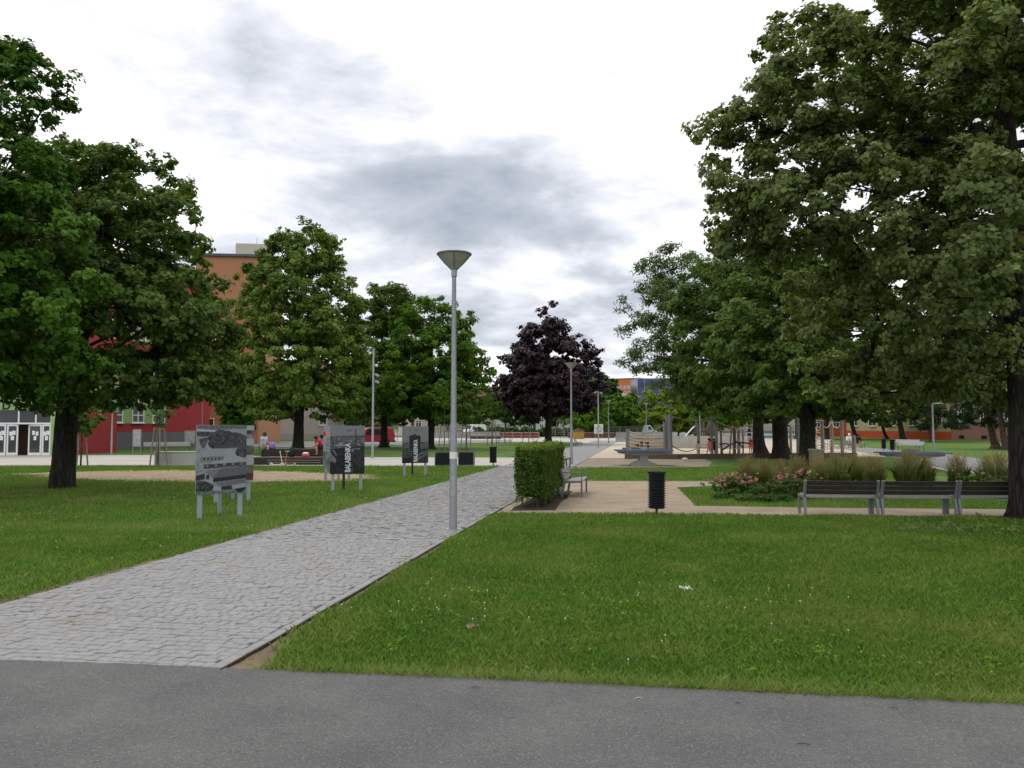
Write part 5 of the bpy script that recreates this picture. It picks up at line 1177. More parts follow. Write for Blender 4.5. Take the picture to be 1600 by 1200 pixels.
# ------------------------------------------------------------------ people
def person(label, loc, rz, h, pose, shirt, pants, hair, skirt=False, longhair=False, bare_arms=True, group=None, shoes=True):
    """one continuous body grown over a posed skeleton (height 1, facing -Y), clothes and hair over it"""
    J = dict(pelvis=(0, 0, .52), waist=(0, 0, .60), chest=(0, .005, .72), neck=(0, 0, .83), head=(0, -.01, .885), crown=(0, 0, .965),
             shl=(.10, 0, .795), ell=(.135, .01, .64), wrl=(.14, -.05, .50), hal=(.138, -.075, .445), shr=(-.10, 0, .795), elr=(-.135, .01, .64), wrr=(-.14, -.05, .50), har=(-.138, -.075, .445),
             hil=(.055, 0, .50), knl=(.06, -.012, .275), anl=(.06, .01, .045), tol=(.065, -.085, .018), hir=(-.055, 0, .50), knr=(-.06, -.012, .275), anr=(-.06, .01, .045), tor=(-.065, -.085, .018))
    J.update(POSES[pose]); rad = dict(pelvis=.078, waist=.068, chest=.082, neck=.036, head=.058, crown=.05, shl=.042, ell=.030, wrl=.022, hal=.02, shr=.042, elr=.030, wrr=.022, har=.02,
             hil=.062, knl=.042, anl=.027, tol=.022, hir=.062, knr=.042, anr=.027, tor=.022)
    E = [('pelvis', 'waist'), ('waist', 'chest'), ('chest', 'neck'), ('neck', 'head'), ('head', 'crown')]
    for s in 'lr': E += [('chest', 'sh' + s), ('sh' + s, 'el' + s), ('el' + s, 'wr' + s), ('wr' + s, 'ha' + s), ('pelvis', 'hi' + s), ('hi' + s, 'kn' + s), ('kn' + s, 'an' + s), ('an' + s, 'to' + s)]
    keys = list(J); idx = {k: i for i, k in enumerate(keys)}
    t = thing('person', label, 'person', loc, rz, group); t.scale = (h, h, h)
    me = bpy.data.meshes.new('body'); me.from_pydata([J[k] for k in keys], [(idx[a], idx[b]) for a, b in E], [])
    o = link('body', me, t, m_skin); md = o.modifiers.new('skin', 'SKIN'); md.use_smooth_shade = True
    for k, sv in zip(keys, me.skin_vertices[0].data): sv.radius = (rad[k], rad[k] * (.8 if k in ('pelvis', 'waist', 'chest') else 1)); sv.use_root = (k == 'pelvis')
    o.modifiers.new('smooth', 'SUBSURF').levels = 1; o.modifiers['smooth'].render_levels = 1
    V_ = lambda k: Vector(J[k])
    # face
    hd = V_('head'); fw = Vector((0, -1, 0))
    f = B(); f.lathe([(0, -.010), (.010, -.004), (.010, .006), (0, .012)], 6, hd + Vector((0, -.062, -.002))); f.build('nose', m_skin, t, smooth=True)
    for s in (-1, 1):
        f = B(); f.lathe([(0, -.006), (.008, 0), (0, .006)], 6, hd + Vector((s * .024, -.055, .018))); f.build('eye', m_dark, t)
    f = B(); f.box(hd + Vector((0, -.056, -.028)), (.03, .006, .006)); f.build('mouth', M('lips', (.40, .14, .12), .6), t)
    # shirt
    c = B(); m1 = (V_('hil') + V_('hir')) / 2
    def ring(p, a, b_, ax=Vector((0, 0, 1)), n=12):
        ax = ax.normalized(); u = Vector((1, 0, 0)); u = (u - ax * u.dot(ax)).normalized(); w_ = ax.cross(u); return [p + u * (a * math.cos(6.2832 * k / n)) + w_ * (b_ * math.sin(6.2832 * k / n)) for k in range(n)]
    up1 = (V_('waist') - V_('pelvis')); up2 = (V_('neck') - V_('chest'))
    rs = [ring(V_('pelvis') - up1 * .25, .105, .088, up1), ring(V_('waist'), .098, .082, up1 + up2), ring(V_('chest'), .118, .092, up2), ring(V_('chest') + up2 * .65, .108, .078, up2), ring(V_('neck') + up2 * .02, .05, .046, up2)]
    if skirt: rs = [ring(V_('pelvis') - up1 * 1.9, .15, .13, up1), ring(V_('pelvis'), .115, .098, up1)] + rs[1:]
    vs_ = [p for r in rs for p in r]; c.add(vs_, [(i * 12 + k, i * 12 + (k + 1) % 12, (i + 1) * 12 + (k + 1) % 12, (i + 1) * 12 + k) for i in range(len(rs) - 1) for k in range(12)])
    for s in 'lr':
        a, b_ = V_('sh' + s), V_('el' + s); e = a.lerp(b_, .55) if bare_arms else V_('wr' + s)
        c.tube([V_('chest').lerp(a, .6), a, e] if bare_arms else [V_('chest').lerp(a, .6), a, b_, e], [.055, .056, .047] if bare_arms else [.055, .056, .044, .034], 10)
    c.build('dress' if skirt else 'shirt', shirt, t, smooth=True)
    if not skirt or pants is not None:
        c = B()
        rs = [ring(V_('pelvis') - up1 * .6, .10, .085, up1), ring(V_('waist') - up1 * .3, .10, .084, up1)]
        c.add([p for r in rs for p in r], [(k, (k + 1) % 12, 12 + (k + 1) % 12, 12 + k) for k in range(12)])
        for s in 'lr': c.tube([V_('hi' + s) + up1 * .3, V_('hi' + s), V_('hi' + s).lerp(V_('kn' + s), .85)], [.072, .074, .058], 10)
        c.build('shorts', pants or shirt, t, smooth=True)
    hr = B(); hc = V_('head') + Vector((0, .012, .022))
    hr.lathe([(.0, .088), (.035, .082), (.058, .058), (.068, .02), (.066, -.02), (.05, -.045)], 14, hc)
    if longhair: hr.tube([hc + Vector((0, .04, 0)), hc + Vector((0, .065, -.08)), hc + Vector((0, .06, -.17))], [.05, .055, .03], 10)
    ho = hr.build('hair', hair, t, smooth=True)
    for s in 'lr':
        c = B(); c.tube([V_('an' + s) + Vector((0, .02, -.024)), V_('to' + s)], [.032, .024], 8); c.build('shoe', m_dark, t, smooth=True)
    return t
POSES = dict(stand={}, 
    walk=dict(knl=(.06, -.09, .29), anl=(.06, -.13, .05), tol=(.065, -.22, .03), knr=(-.06, .04, .28), anr=(-.06, .17, .09), tor=(-.06, .11, .02), ell=(.135, .08, .66), wrl=(.13, .10, .53), hal=(.13, .10, .48), elr=(-.135, -.06, .66), wrr=(-.12, -.16, .60), har=(-.12, -.20, .60)),
    armsup=dict(ell=(.15, -.06, .93), wrl=(.09, -.06, 1.06), hal=(.07, -.06, 1.11), elr=(-.15, -.06, .93), wrr=(-.09, -.06, 1.06), har=(-.07, -.06, 1.11)),
    sit=dict(pelvis=(0, 0, .30), waist=(0, 0, .38), chest=(0, -.02, .50), neck=(0, -.04, .61), head=(0, -.06, .665), crown=(0, -.05, .745), shl=(.10, -.03, .575), ell=(.14, -.06, .43), wrl=(.10, -.18, .36), hal=(.09, -.23, .35), shr=(-.10, -.03, .575), elr=(-.14, -.06, .43), wrr=(-.10, -.18, .36), har=(-.09, -.23, .35),
             hil=(.055, -.02, .29), knl=(.07, -.25, .30), anl=(.07, -.20, .05), tol=(.07, -.29, .02), hir=(-.055, -.02, .29), knr=(-.07, -.25, .30), anr=(-.07, -.22, .05), tor=(-.07, -.31, .02)),
    lean=dict(pelvis=(0, 0, .30), waist=(0, -.05, .37), chest=(0, -.13, .46), neck=(0, -.20, .54), head=(0, -.26, .565), crown=(0, -.29, .63), shl=(.11, -.17, .52), ell=(.15, -.24, .38), wrl=(.06, -.32, .33), hal=(.04, -.36, .34), shr=(-.11, -.17, .52), elr=(-.15, -.24, .38), wrr=(-.06, -.32, .33), har=(-.04, -.36, .34),
             hil=(.055, -.02, .29), knl=(.09, -.25, .30), anl=(.09, -.22, .05), tol=(.09, -.31, .02), hir=(-.055, -.02, .29), knr=(-.09, -.25, .30), anr=(-.09, -.20, .05), tor=(-.09, -.29, .02)))
h_brown = M('brown_hair', (.07, .035, .02), .7); h_dark = M('dark_hair', (.018, .013, .011), .7)
c_lblue = M('pale_blue_shirt', (.50, .56, .66), .85, .08, 20); c_red = M('red_shirt', (.62, .03, .045), .8, .08, 20); c_navy = M('navy_trousers', (.02, .025, .045), .85)
c_yell = M('yellow_shirt', (.55, .50, .20), .85); c_pink = M('coral_dress', (.68, .17, .17), .8); c_rdress = M('red_dress', (.66, .075, .085), .8); c_black = M('black_cloth', (.018, .018, .02), .85); c_beige = M('beige_shorts', (.36, .27, .20), .85); c_white = M('white_shirt', (.72, .73, .76), .85)
person('woman in pale blue shirt sitting at the left end of the dark platform', PLAT + Vector((-1.62, 1.25, .762 - .30 * 1.55 + .13)), R(70), 1.55, 'sit', c_lblue, c_beige, h_brown)
person('person in red shirt bending forward at the right end of the platform', PLAT + Vector((1.42, 1.28, .762 - .30 * 1.5 + .11)), R(-60), 1.5, 'lean', c_red, c_navy, h_dark)
person('boy in yellow shirt standing at the playground edge', G(1091, 712) + Vector((0, 0, .0)), R(200), .95, 'stand', c_yell, c_yell, h_dark)
person('girl in coral dress walking with long dark hair', G(1108, 711.5), R(-100), 1.16, 'walk', c_pink, None, h_dark, True, True)
person('child in black standing behind the girl in coral', G(1115, 711), R(150), 1.14, 'stand', c_black, c_black, h_dark)
person('girl in red dress with both arms raised beside the leaning tree trunk', G(1173, 708.5), R(170), 1.12, 'armsup', c_rdress, None, h_dark, True, True)
bq = G(1333, 699.3); person('adult in white shirt sitting on a pale bench at the right', bq + Vector((-.35, -.05, .02)), R(-20), 1.68, 'sit', c_white, M('grey_trousers', (.16, .17, .21), .85), m_white, bare_arms=False)
person('person in dark clothes sitting beside the adult in white', bq + Vector((.45, -.02, .02)), R(15), 1.62, 'sit', c_black, c_black, h_dark, bare_arms=False)
person('child in pink shirt climbing behind the rope net', G(1013, 704.5), R(20), 1.05, 'armsup', M('pale_pink_shirt', (.62, .28, .24), .85), c_beige, h_brown)

# ------------------------------------------------------------------ playground
SG = .0
def post(t, x, y, ytop, r, mat=None, lean=0.0, ball=False):
    a = G(x, y); k = a.y / F; z1 = CAMH + (HY - ytop) * k; p = B(); rr = random.Random(int(x * 7 + y)); c = a - t.location
    p.tube([c + Vector((0, 0, -.1)), c + Vector((lean * .5 + rr.uniform(-.02, .02), 0, z1 * .5)), c + Vector((lean, 0, z1))], [r, r * .97, r * .92], 10)
    p.build('post', mat or m_wood_post, t, smooth='auto')
    if ball:
        q = B(); q.lathe([(0, .0), (r * 1.15, .01), (r * 1.3, .08), (r * .9, .16), (0, .2)], 10, c + Vector((lean, 0, z1 - .02))); q.build('post_cap', m_wood_post, t, smooth=True)
    return c + Vector((lean, 0, z1))
def rope(t, a, b2, sag=.25, r=.022, mat=None, n=9, name='rope'):
    pts = [a.lerp(b2, k / n) - Vector((0, 0, sag * 4 * (k / n) * (1 - k / n))) for k in range(n + 1)]; p = B(); p.tube(pts, r, 6, False); return p.build(name, mat or m_rope, t, smooth=True)
def base_thing(name, label, x, y, cat='climbing frame', group=None): return thing(name, label, cat, G(x, y), 0, group)
# rope net between a stump and three tall posts
t = base_thing('rope_net_climber', 'rope net climber with three tall grey posts behind the left blue table', 1010, 710)
m_greypost = M('grey_weathered_post', (.20, .20, .205), .85, .2, 8, 0, .2, .4, 40)
pA = post(t, 981, 706, 670, .15, m_greypost); tops = [post(t, 1039, 712, 659, .13, m_greypost), post(t, 1043.5, 711, 648, .14, m_greypost), post(t, 1048, 712.5, 646.5, .14, m_greypost)]
a0 = pA; b0_ = tops[0]; n = 11
lo1, lo2 = Vector((a0.x, a0.y, .25)), Vector((b0_.x, b0_.y, .3)); hi1, hi2 = Vector((a0.x, a0.y, a0.z - .12)), Vector((b0_.x, b0_.y, b0_.z - .75))
for k in range(6):
    f = k / 5; rope(t, lo1.lerp(hi1, f), lo2.lerp(hi2, f), .10 + .12 * f, .02)
for k in range(1, n):
    f = k / n; s4 = 4 * f * (1 - f); rope(t, lo1.lerp(lo2, f) - Vector((0, 0, .10 * s4)), hi1.lerp(hi2, f) - Vector((0, 0, .22 * s4)), 0, .02, n=2)
rope(t, Vector((a0.x, a0.y, a0.z - .1)), Vector((b0_.x, b0_.y, b0_.z - .1)), .5, .035, m_wood_post)
# long rope course
t = base_thing('rope_course', 'rope course of tall posts, ropes and leaning bars in the middle of the playground', 1110, 711)
q1 = tops[2] + G(1010, 710) - t.location
tp = [post(t, 1091.5, 710.5, 661, .10, m_greypost), post(t, 1112.5, 711, 649, .11, m_greypost), post(t, 1119.5, 711, 664, .12), post(t, 1127, 709, 667, .07, m_wood_br, .0), post(t, 1147.5, 709.5, 661, .12, m_wood_br), post(t, 1154.5, 709, 671, .12), post(t, 1161, 708.5, 671, .06, m_wood_br), post(t, 1178.5, 708.5, 659, .11, m_greypost, 0, True)]
post(t, 1129, 709, 672, .05, m_wood_br, -.12); post(t, 1140, 709, 672, .05, m_wood_br, .15)
for a, b2, s in ((q1, tp[1], .25), (tp[1], tp[7], .5), (tp[1], tp[2], .1), (tp[2], tp[4], .35), (tp[4], tp[5], .1), (tp[5], tp[7], .2), (tp[0], tp[1], .55)): rope(t, a - Vector((0, 0, .12)), b2 - Vector((0, 0, .12)), s)
for a, b2, z, s in ((tp[0], tp[1], .9, .25), (tp[0], tp[2], .35, .1), (tp[2], tp[4], .9, .3), (tp[4], tp[7], 1.1, .2), (tp[2], tp[7], .5, .12), (tp[5], tp[7], 1.5, .05)):
    rope(t, Vector((a.x, a.y, z)), Vector((b2.x, b2.y, z)), s)
rope(t, Vector((q1.x, q1.y, .75)), Vector((tp[0].x, tp[0].y, .5)), .35, .03, m_dark); rope(t, Vector((tp[0].x, tp[0].y, .5)), Vector((tp[2].x, tp[2].y, .75)), .15, .03, m_dark)
for (x0, z0, x1, z1) in ((.9, .35, 1.9, .9), (1.7, .95, 2.3, .45), (2.0, .8, 2.7, .75), (.7, .7, 1.3, .72)):
    p = B(); p.tube([(x0, .2, z0), ((x0 + x1) / 2, .25, (z0 + z1) / 2 + .06), (x1, .2, z1)], [.06, .05, .05], 8); p.build('crooked_log', m_wood_dk, t, smooth=True)
# horizontal bars
t = base_thing('monkey_bars', 'grey ladder bars beside the leaning tree trunk', 1180, 707.5)
pp = [post(t, 1164, 700, 664, .08, m_greypost), post(t, 1186, 700, 664, .08, m_greypost)]
for z in (.6, 1.0, 1.4, 1.8): rope(t, Vector((pp[0].x, pp[0].y, z)), Vector((pp[1].x, pp[1].y, z)), 0, .03, m_polelt, 2, 'bar')
# right hand net course
t = base_thing('rope_bridge', 'rope bridge course with slack white ropes right of the brick pier', 1300, 711)
tp = [post(t, 1236, 708, 664, .10), post(t, 1247, 711, 657, .12, m_greypost, 0, True), post(t, 1275, 704, 666, .10), post(t, 1285.5, 711, 660, .12, m_wood_post, 0, True), post(t, 1300, 709, 656, .12), post(t, 1316.5, 710.5, 657, .12), post(t, 1334.5, 713, 680, .13)]
up = Vector((0, 0, .1))
for a, b2, s in ((tp[0], tp[1], .1), (tp[2], tp[3], .35), (tp[3], tp[4], .35), (tp[4], tp[5], .45), (tp[1], tp[2], .3)): rope(t, a - up, b2 - up, s, .03, m_rope)
for z, s in ((.55, .25), (.75, .3), (1.0, .35)):
    for i in range(2, 5): rope(t, Vector((tp[i].x, tp[i].y, z)), Vector((tp[i + 1].x, tp[i + 1].y, z + .1)), s, .026)
for k in range(9):
    f = k / 8; a = Vector((tp[3].x, tp[3].y, .5)).lerp(Vector((tp[5].x, tp[5].y, .65)), f) - up * 2; rope(t, a, a + Vector((.05, .1, .55)), 0, .018, n=2)
for i in (2, 3):
    for k in range(5): rope(t, Vector((tp[i].x, tp[i].y, .3 + .3 * k)), Vector((tp[2].x - .4, tp[2].y - .6, .5 + .3 * k)), .1, .02)
# curved seat swing bar, concrete play wall, slide hut
t = base_thing('play_wall', 'long low pale concrete wall behind the rope course', 1090, 700.5, 'wall')
a, b2 = G(1046, 700.5) - t.location, G(1186, 700.5) - t.location; n = 9
for k in range(n):
    c0, c1 = a.lerp(b2, k / n), a.lerp(b2, (k + 1) / n); p = B(); p.bbox(((c0 + c1) / 2) + Vector((0, 0, .52)), ((c1 - c0).length - .012, .22, 1.12), .01); p.build('wall_panel', m_concrete, t)
t = base_thing('play_hut', 'brown log play hut with a steel slide above the concrete wall', 1088, 692, 'play hut')
k = t.location.y / F
for i in range(10):
    p = B(); p.tube([(-.2 + i * .26, .3 * math.sin(i), -.1), (-.2 + i * .26, .3 * math.sin(i), 2.2 + .5 * math.sin(i * 2.1))], [.13, .12], 8); p.build('log', m_wood_br, t)
p = B(); p.prism([(-.3, 0, 2.0), (-.15, 0, 2.08), (-1.75, 0, .35), (-1.9, 0, .25)], (0, -.45, 0), (0, .25, 0)); p.build('slide', M('polished_slide_steel', (.62, .63, .65), .3, .08, 4, .6), t)
p = B(); p.prism([(2.6, 0, 1.3), (2.7, 0, 1.35), (4.3, 0, .1), (4.2, 0, .02)], (0, -.4, 0), (0, .4, 0)); p.build('ramp', M('tan_boards', (.42, .32, .20), .8), t)
p = B(); p.box((.9, .1, 1.25), (2.6, 1.2, .1)); p.build('platform', m_wood_br, t)
t = base_thing('play_counter', 'low timber counter with dark openings behind the rope net', 1012, 705, 'play counter')
p = B(); p.bbox((0, .4, .5), (3.1, .12, .9), .01); p.build('front_panel', M('bleached_boards', (.44, .38, .30), .8, .12, 5), t)
for x, z in ((-.75, .45), (-.4, .62), (.02, .6), (-.38, .35), (.05, .32)): p = B(); p.box((x, .33, z), (.26, .03, .24)); p.build('opening', m_dark, t)
p = B(); p.bbox((0, .55, 1.0), (3.4, .5, .06), .01); p.build('counter_top', m_wood_br, t)
p = B(); p.bbox((-.1, .2, .12), (3.7, .3, .3), .01); p.build('sill_log', m_wood_br, t)
# timber kerb
t = base_thing('sandpit_kerb', 'brown timber kerb along the front of the sandy playground', 1180, 716, 'kerb')
kp = [G(976, 717), G(1060, 717.5), G(1150, 716.5), G(1240, 715.5), G(1338, 715)]
for a, b2 in zip(kp, kp[1:]):
    n = 3
    for i in range(n):
        c0, c1 = a.lerp(b2, i / n) - t.location, a.lerp(b2, (i + 1) / n) - t.location; dv = c1 - c0
        p = B(); p.bbox((c0 + c1) / 2 + Vector((0, 0, .13)), (dv.length - .01, .2, .34), .02, rz=math.atan2(dv.y, dv.x)); p.build('sleeper', m_wood_br, t)
# brick pier
t = base_thing('brick_pier', 'small yellow brick pier with pale cap before the forked maple', 1279, 729.5, 'pier')
def brick_mat():
    m, tt = new_mat('yellow_brickwork'); b = NB(tt); tcn = b.n('ShaderNodeTexCoord'); mp = b.n('ShaderNodeMapping'); mp.inputs['Rotation'].default_value = (R(90), 0, 0); b.l(tcn.outputs['Object'], mp.inputs[0])
    br = b.n('ShaderNodeTexBrick'); br.inputs['Scale'].default_value = 1; br.inputs['Brick Width'].default_value = .22; br.inputs['Row Height'].default_value = .075; br.inputs['Mortar Size'].default_value = .006
    br.inputs['Color1'].default_value = (.34, .27, .15, 1); br.inputs['Color2'].default_value = (.27, .22, .13, 1); br.inputs['Mortar'].default_value = (.2, .18, .14, 1); b.l(mp.outputs[0], br.inputs['Vector'])
    b.out(b.bsdf(br.outputs[0], .9, 0, .2, br.outputs['Fac'], -.4, .01).outputs[0]); return m
p = B(); p.bbox((0, .25, .38), (.52, .5, .80), .01); p.build('brickwork', brick_mat(), t); p = B(); p.bbox((0, .25, .80), (.58, .56, .07), .01); p.build('cap', m_concrete, t)
for z in (.2, .4, .6): pass

# ------------------------------------------------------------------ vehicles
def van(label, loc, rz, col, Ln=4.8, Wd=1.9, Hh=2.0, boxy=True, group=None, name='parked_van', cat='van'):
    t = thing(name, label, cat, loc, rz, group); paint = M('paint_' + str(col), col, .3, .03, 2, 0, .5)
    hl = Ln / 2
    prof = [(-hl, .35), (-hl, Hh * .62), (-hl + .12, Hh * .97), (-hl + .3, Hh), (hl - 1.75, Hh), (hl - 1.45, Hh * .96), (hl - .75, Hh * .56), (hl - .1, Hh * .46), (hl, Hh * .36), (hl, .35)] if boxy else \
           [(-hl, .32), (-hl + .02, Hh * .60), (-hl + .35, Hh * .92), (-hl + .8, Hh), (hl - 2.0, Hh * .98), (hl - 1.25, Hh * .62), (hl - .15, Hh * .52), (hl, Hh * .38), (hl, .32)]
    nP = len(prof); vs_ = []; 
    for s in (-1, 1):
        for x, z in prof: k = 1 - .16 * max(0, (z - Hh * .55) / (Hh * .45)); vs_.append((x, s * Wd / 2 * k, z))
    b_ = B(); b_.add(vs_, [tuple(range(nP)), tuple(range(2 * nP - 1, nP - 1, -1))] + [(i, i + nP, (i + 1) % nP + nP, (i + 1) % nP) for i in range(nP)]); bo = b_.build('body', paint, t)
    bv = bo.modifiers.new('bevel', 'BEVEL'); bv.width = .06; bv.segments = 2; bv.limit_method = 'ANGLE'
    def yk(z): return Wd / 2 * (1 - .16 * max(0, (z - Hh * .55) / (Hh * .45))) + .008
    z0, z1 = Hh * .60, Hh * .90
    for s in (-1, 1):
        xsw = [(hl - 1.95, hl - 1.15, hl - 1.60)] + ([(hl - 2.85, hl - 2.05, hl - 2.05)] if not boxy or col[0] > col[1] * 2 else [])
        for x0, x1, x2 in xsw:
            g = B(); g.add([(x0, s * yk(z0), z0), (x1, s * yk(z0), z0), (x2, s * yk(z1), z1), (x0, s * yk(z1), z1)], [(0, 1, 2, 3)]); g.build('side_window', m_glass, t)
    fx = lambda z: (hl - 1.45) + (hl - .75 - hl + 1.45) * (Hh * .96 - z) / (Hh * .40) if boxy else (hl - 2.0) + .75 * (Hh * .98 - z) / (Hh * .36)
    za, zb_ = (Hh * .62, Hh * .92) if boxy else (Hh * .66, Hh * .93)
    g = B(); g.add([(fx(za) + .015, -yk(za) * .86, za), (fx(za) + .015, yk(za) * .86, za), (fx(zb_) + .015, yk(zb_) * .86, zb_), (fx(zb_) + .015, -yk(zb_) * .86, zb_)], [(0, 1, 2, 3)]); g.build('windscreen', m_glass, t)
    g = B(); g.add([(-hl - .004, -Wd * .36, Hh * .62), (-hl - .004, Wd * .36, Hh * .62), (-hl + .09, Wd * .32, Hh * .88), (-hl + .09, -Wd * .32, Hh * .88)], [(0, 1, 2, 3)]); g.build('rear_window', m_glass, t)
    for s in (-1, 1):
        p = B(); p.bbox((hl - .03, s * Wd * .36, Hh * .40), (.10, .28, .16), .02); p.build('headlight', m_white, t)
        p = B(); p.bbox((-hl - .0, s * Wd * .44, Hh * .5), (.05, .12, .34), .02); p.build('tail_light', M('red_lens', (.45, .02, .02), .3), t)
        for x in (hl - .85, -hl + .85):
            w_ = B(); w_.tube([(x, s * (Wd / 2 - .20), .32), (x, s * (Wd / 2 + .012), .32)], [.32, .32], 18); wo = w_.build('wheel', m_rubber, t)
            w_ = B(); w_.tube([(x, s * (Wd / 2 + .005), .32), (x, s * (Wd / 2 + .02), .32)], [.19, .18], 14); w_.build('rim', m_rim, wo)
    for x, nm in ((hl + .02, 'front_bumper'), (-hl - .02, 'rear_bumper')): p = B(); p.bbox((x, 0, .42), (.14, Wd * .94, .22), .03); p.build(nm, m_dark, t)
    return t
van('red delivery van parked on the side street behind the boards', G(578, 696) + Vector((0, 1.2, 0)), R(205), (.42, .028, .045), 4.4, 1.85, 1.85)
van('small white van facing left below the bright maple crown', G(741, 681.5), R(225), (.72, .73, .75), 5.4, 2.0, 2.5)
van('long white van parked behind the rope net climber', G(1006, 680.8), R(-4), (.74, .75, .76), 5.8, 2.0, 2.35)
van('white car just left of the small white van', G(716, 681), R(200), (.66, .68, .72), 4.2, 1.75, 1.45, False, name='parked_car', cat='car')
van('grey car left of the white car by the nearest lamp post', G(700, 681.2), R(185), (.10, .115, .15), 4.2, 1.75, 1.45, False, name='parked_car', cat='car')
van('white car half hidden behind the purple maple crown', G(815, 680.8), R(10), (.66, .67, .69), 4.3, 1.75, 1.5, False, name='parked_car', cat='car')

# ------------------------------------------------------------------ low walls, fences, sign in the far square
def low_wall(label, x0, x1, y, h, mat, dp=.4, name='low_wall', n=4, cat='wall'):
    a, b2 = G(x0, y), G(x1, y); t = thing(name, label, cat, (a + b2) / 2); a, b2 = a - t.location, b2 - t.location; dv = b2 - a
    for k in range(n):
        c0, c1 = a.lerp(b2, k / n), a.lerp(b2, (k + 1) / n); p = B(); p.bbox((c0 + c1) / 2 + Vector((0, 0, h / 2)), (dv.length / n - .02, dp, h), .01, rz=math.atan2(dv.y, dv.x)); p.build('wall_block', mat, t)
    p = B(); p.bbox((a + b2) / 2 + Vector((0, 0, h + .03)), (dv.length, dp + .08, .06), .01, rz=math.atan2(dv.y, dv.x)); p.build('coping', m_conc2, t)
m_redwall = M('rust_red_wall', (.20, .035, .022), .85, .2, 1.5)
low_wall('long grey wall at the back of the square behind the young trees', 668, 782, 684.5, 1.05, m_conc2)
low_wall('rust red wall behind the square left of the purple maple', 783, 842, 684.5, .95, m_redwall)
low_wall('low dark bench wall with pale posts in front of the grey wall', 735, 783, 686, .45, M('dark_brick_red', (.10, .045, .035), .85, .2, 2), .5)
low_wall('dark red wall behind the far small lamp post', 888, 960, 684.5, .9, M('brown_red_wall', (.13, .06, .045), .85, .25, 1.2))
low_wall('grey wall to the right behind the rope net', 962, 1050, 684, 1.0, m_conc2)
low_wall('pale low wall behind the playground sand', 962, 1180, 690.5, .5, m_concrete, .5)
t = thing('rail_fence', 'low wooden rail fence in front of the rust red wall', 'fence', G(800, 686.3))
a, b2 = G(690, 686.3) - t.location, G(842, 686.3) - t.location
for k in range(12): c = a.lerp(b2, k / 11); p = B(); p.bbox(c + Vector((0, 0, .55)), (.12, .12, 1.2), .01); p.build('post', m_wood_post, t)
for z in (.55, 1.0): p = B(); p.bbox((a + b2) / 2 + Vector((0, 0, z)), ((b2 - a).length, .06, .08), .01); p.build('rail', m_wood_post, t)
t = thing('mesh_fence', 'dark mesh fence with thin posts behind the square', 'fence', G(1000, 683))
a, b2 = G(860, 683) - t.location, G(1240, 683) - t.location
for k in range(15): c = a.lerp(b2, k / 14); p = B(); p.cyl(c, c + Vector((0, 0, 2.0)), .05, n=6); p.build('post', m_pole, t)
for z in (.15, .55, .95, 1.35, 1.75, 1.98): p = B(); p.cyl(a + Vector((0, 0, z)), b2 + Vector((0, 0, z)), .02, n=5); p.build('wire', m_pole, t)
t = thing('info_sign', 'white framed map sign between the two far lamp posts', 'sign', G(935.5, 684.8)); p = B(); p.bbox((0, 0, 1.6), (1.5, .1, 1.6), .02); p.build('panel', m_white, t)
for s in (-1, 1): p = B(); p.cyl((s * .6, .02, -.05), (s * .6, .02, 1.2), .05, n=8); p.build('leg', m_pole, t)
A = Art(24, 24, .6, 55)
for _ in range(12): x, y = A.rng.uniform(.1, .8), A.rng.uniform(.1, .8); A.poly([(x, y), (x + .2, y), (x + .2, y + .1), (x, y + .1)], A.rng.uniform(.2, .5))
print_obj('printed_map', A.rgb((.9, 1, .9)), 1.3, 1.4, t, .9, -.056)
t = thing('traffic_sign', 'blue and white traffic sign on a post behind the red van', 'sign', G(621, 690)); p = B(); p.cyl((0, 0, -.05), (0, 0, 3.3), .04, n=8); p.build('post', m_pole, t)
p = B(); p.bbox((0, -.05, 2.9), (.95, .03, 1.1), .01); p.build('plate', M('pale_sign_plate', (.50, .53, .56), .5), t); p = B(); p.bbox((0, -.075, 2.9), (.12, .02, 1.0), .004, ry=.5); p.build('slash', m_dark, t)
t = thing('climbing_hut', 'small ochre play hut at the left of the far square', 'play hut', G(904, 686)); p = B(); p.bbox((0, 0, .65), (1.7, 1.3, 1.3), .05); p.build('walls', M('ochre_boards', (.38, .22, .04), .8), t)
p = B(); p.prism([(-1.0, -.8, 1.28), (1.0, -.8, 1.28), (0, -.8, 1.75)], (0, 0, 0), (0, 1.6, 0)); p.build('roof', m_wood_br, t)
# clipped far hedges
for x0, x1, y, h, sd, lab in ((745, 862, 682.5, 1.6, 5, 'far clipped hedge behind the grey and red walls'), (860, 1000, 681.5, 1.5, 6, 'far hedge behind the small lamp post')):
    a, b2 = G(x0, y), G(x1, y); rng = np.random.default_rng(sd); n = 90; f = rng.random(n)[:, None]; c = np.array(a)[None] * (1 - f) + np.array(b2)[None] * f; c[:, 1] += rng.normal(0, .5, n); c[:, 2] = rng.uniform(.3, h, n)
    m0 = (a + b2) / 2; c -= np.array(m0); t = thing('far_hedge', lab, 'hedge', m0); link('foliage', leaf_mesh('far_hedge', c, np.full(n, .9), 60, .5, rng, np.array([0, 5., -2]), .6), t, lm_far)
    p = B(); p.bbox((0, 0, h * .4), ((b2 - a).length * .97, .5, h * .8), .1); p.build('inner_shade_core', M('hedge_core_shade', (.03, .035, .015), .95), t)  # solid box behind the leaves, coloured dark as the shade within

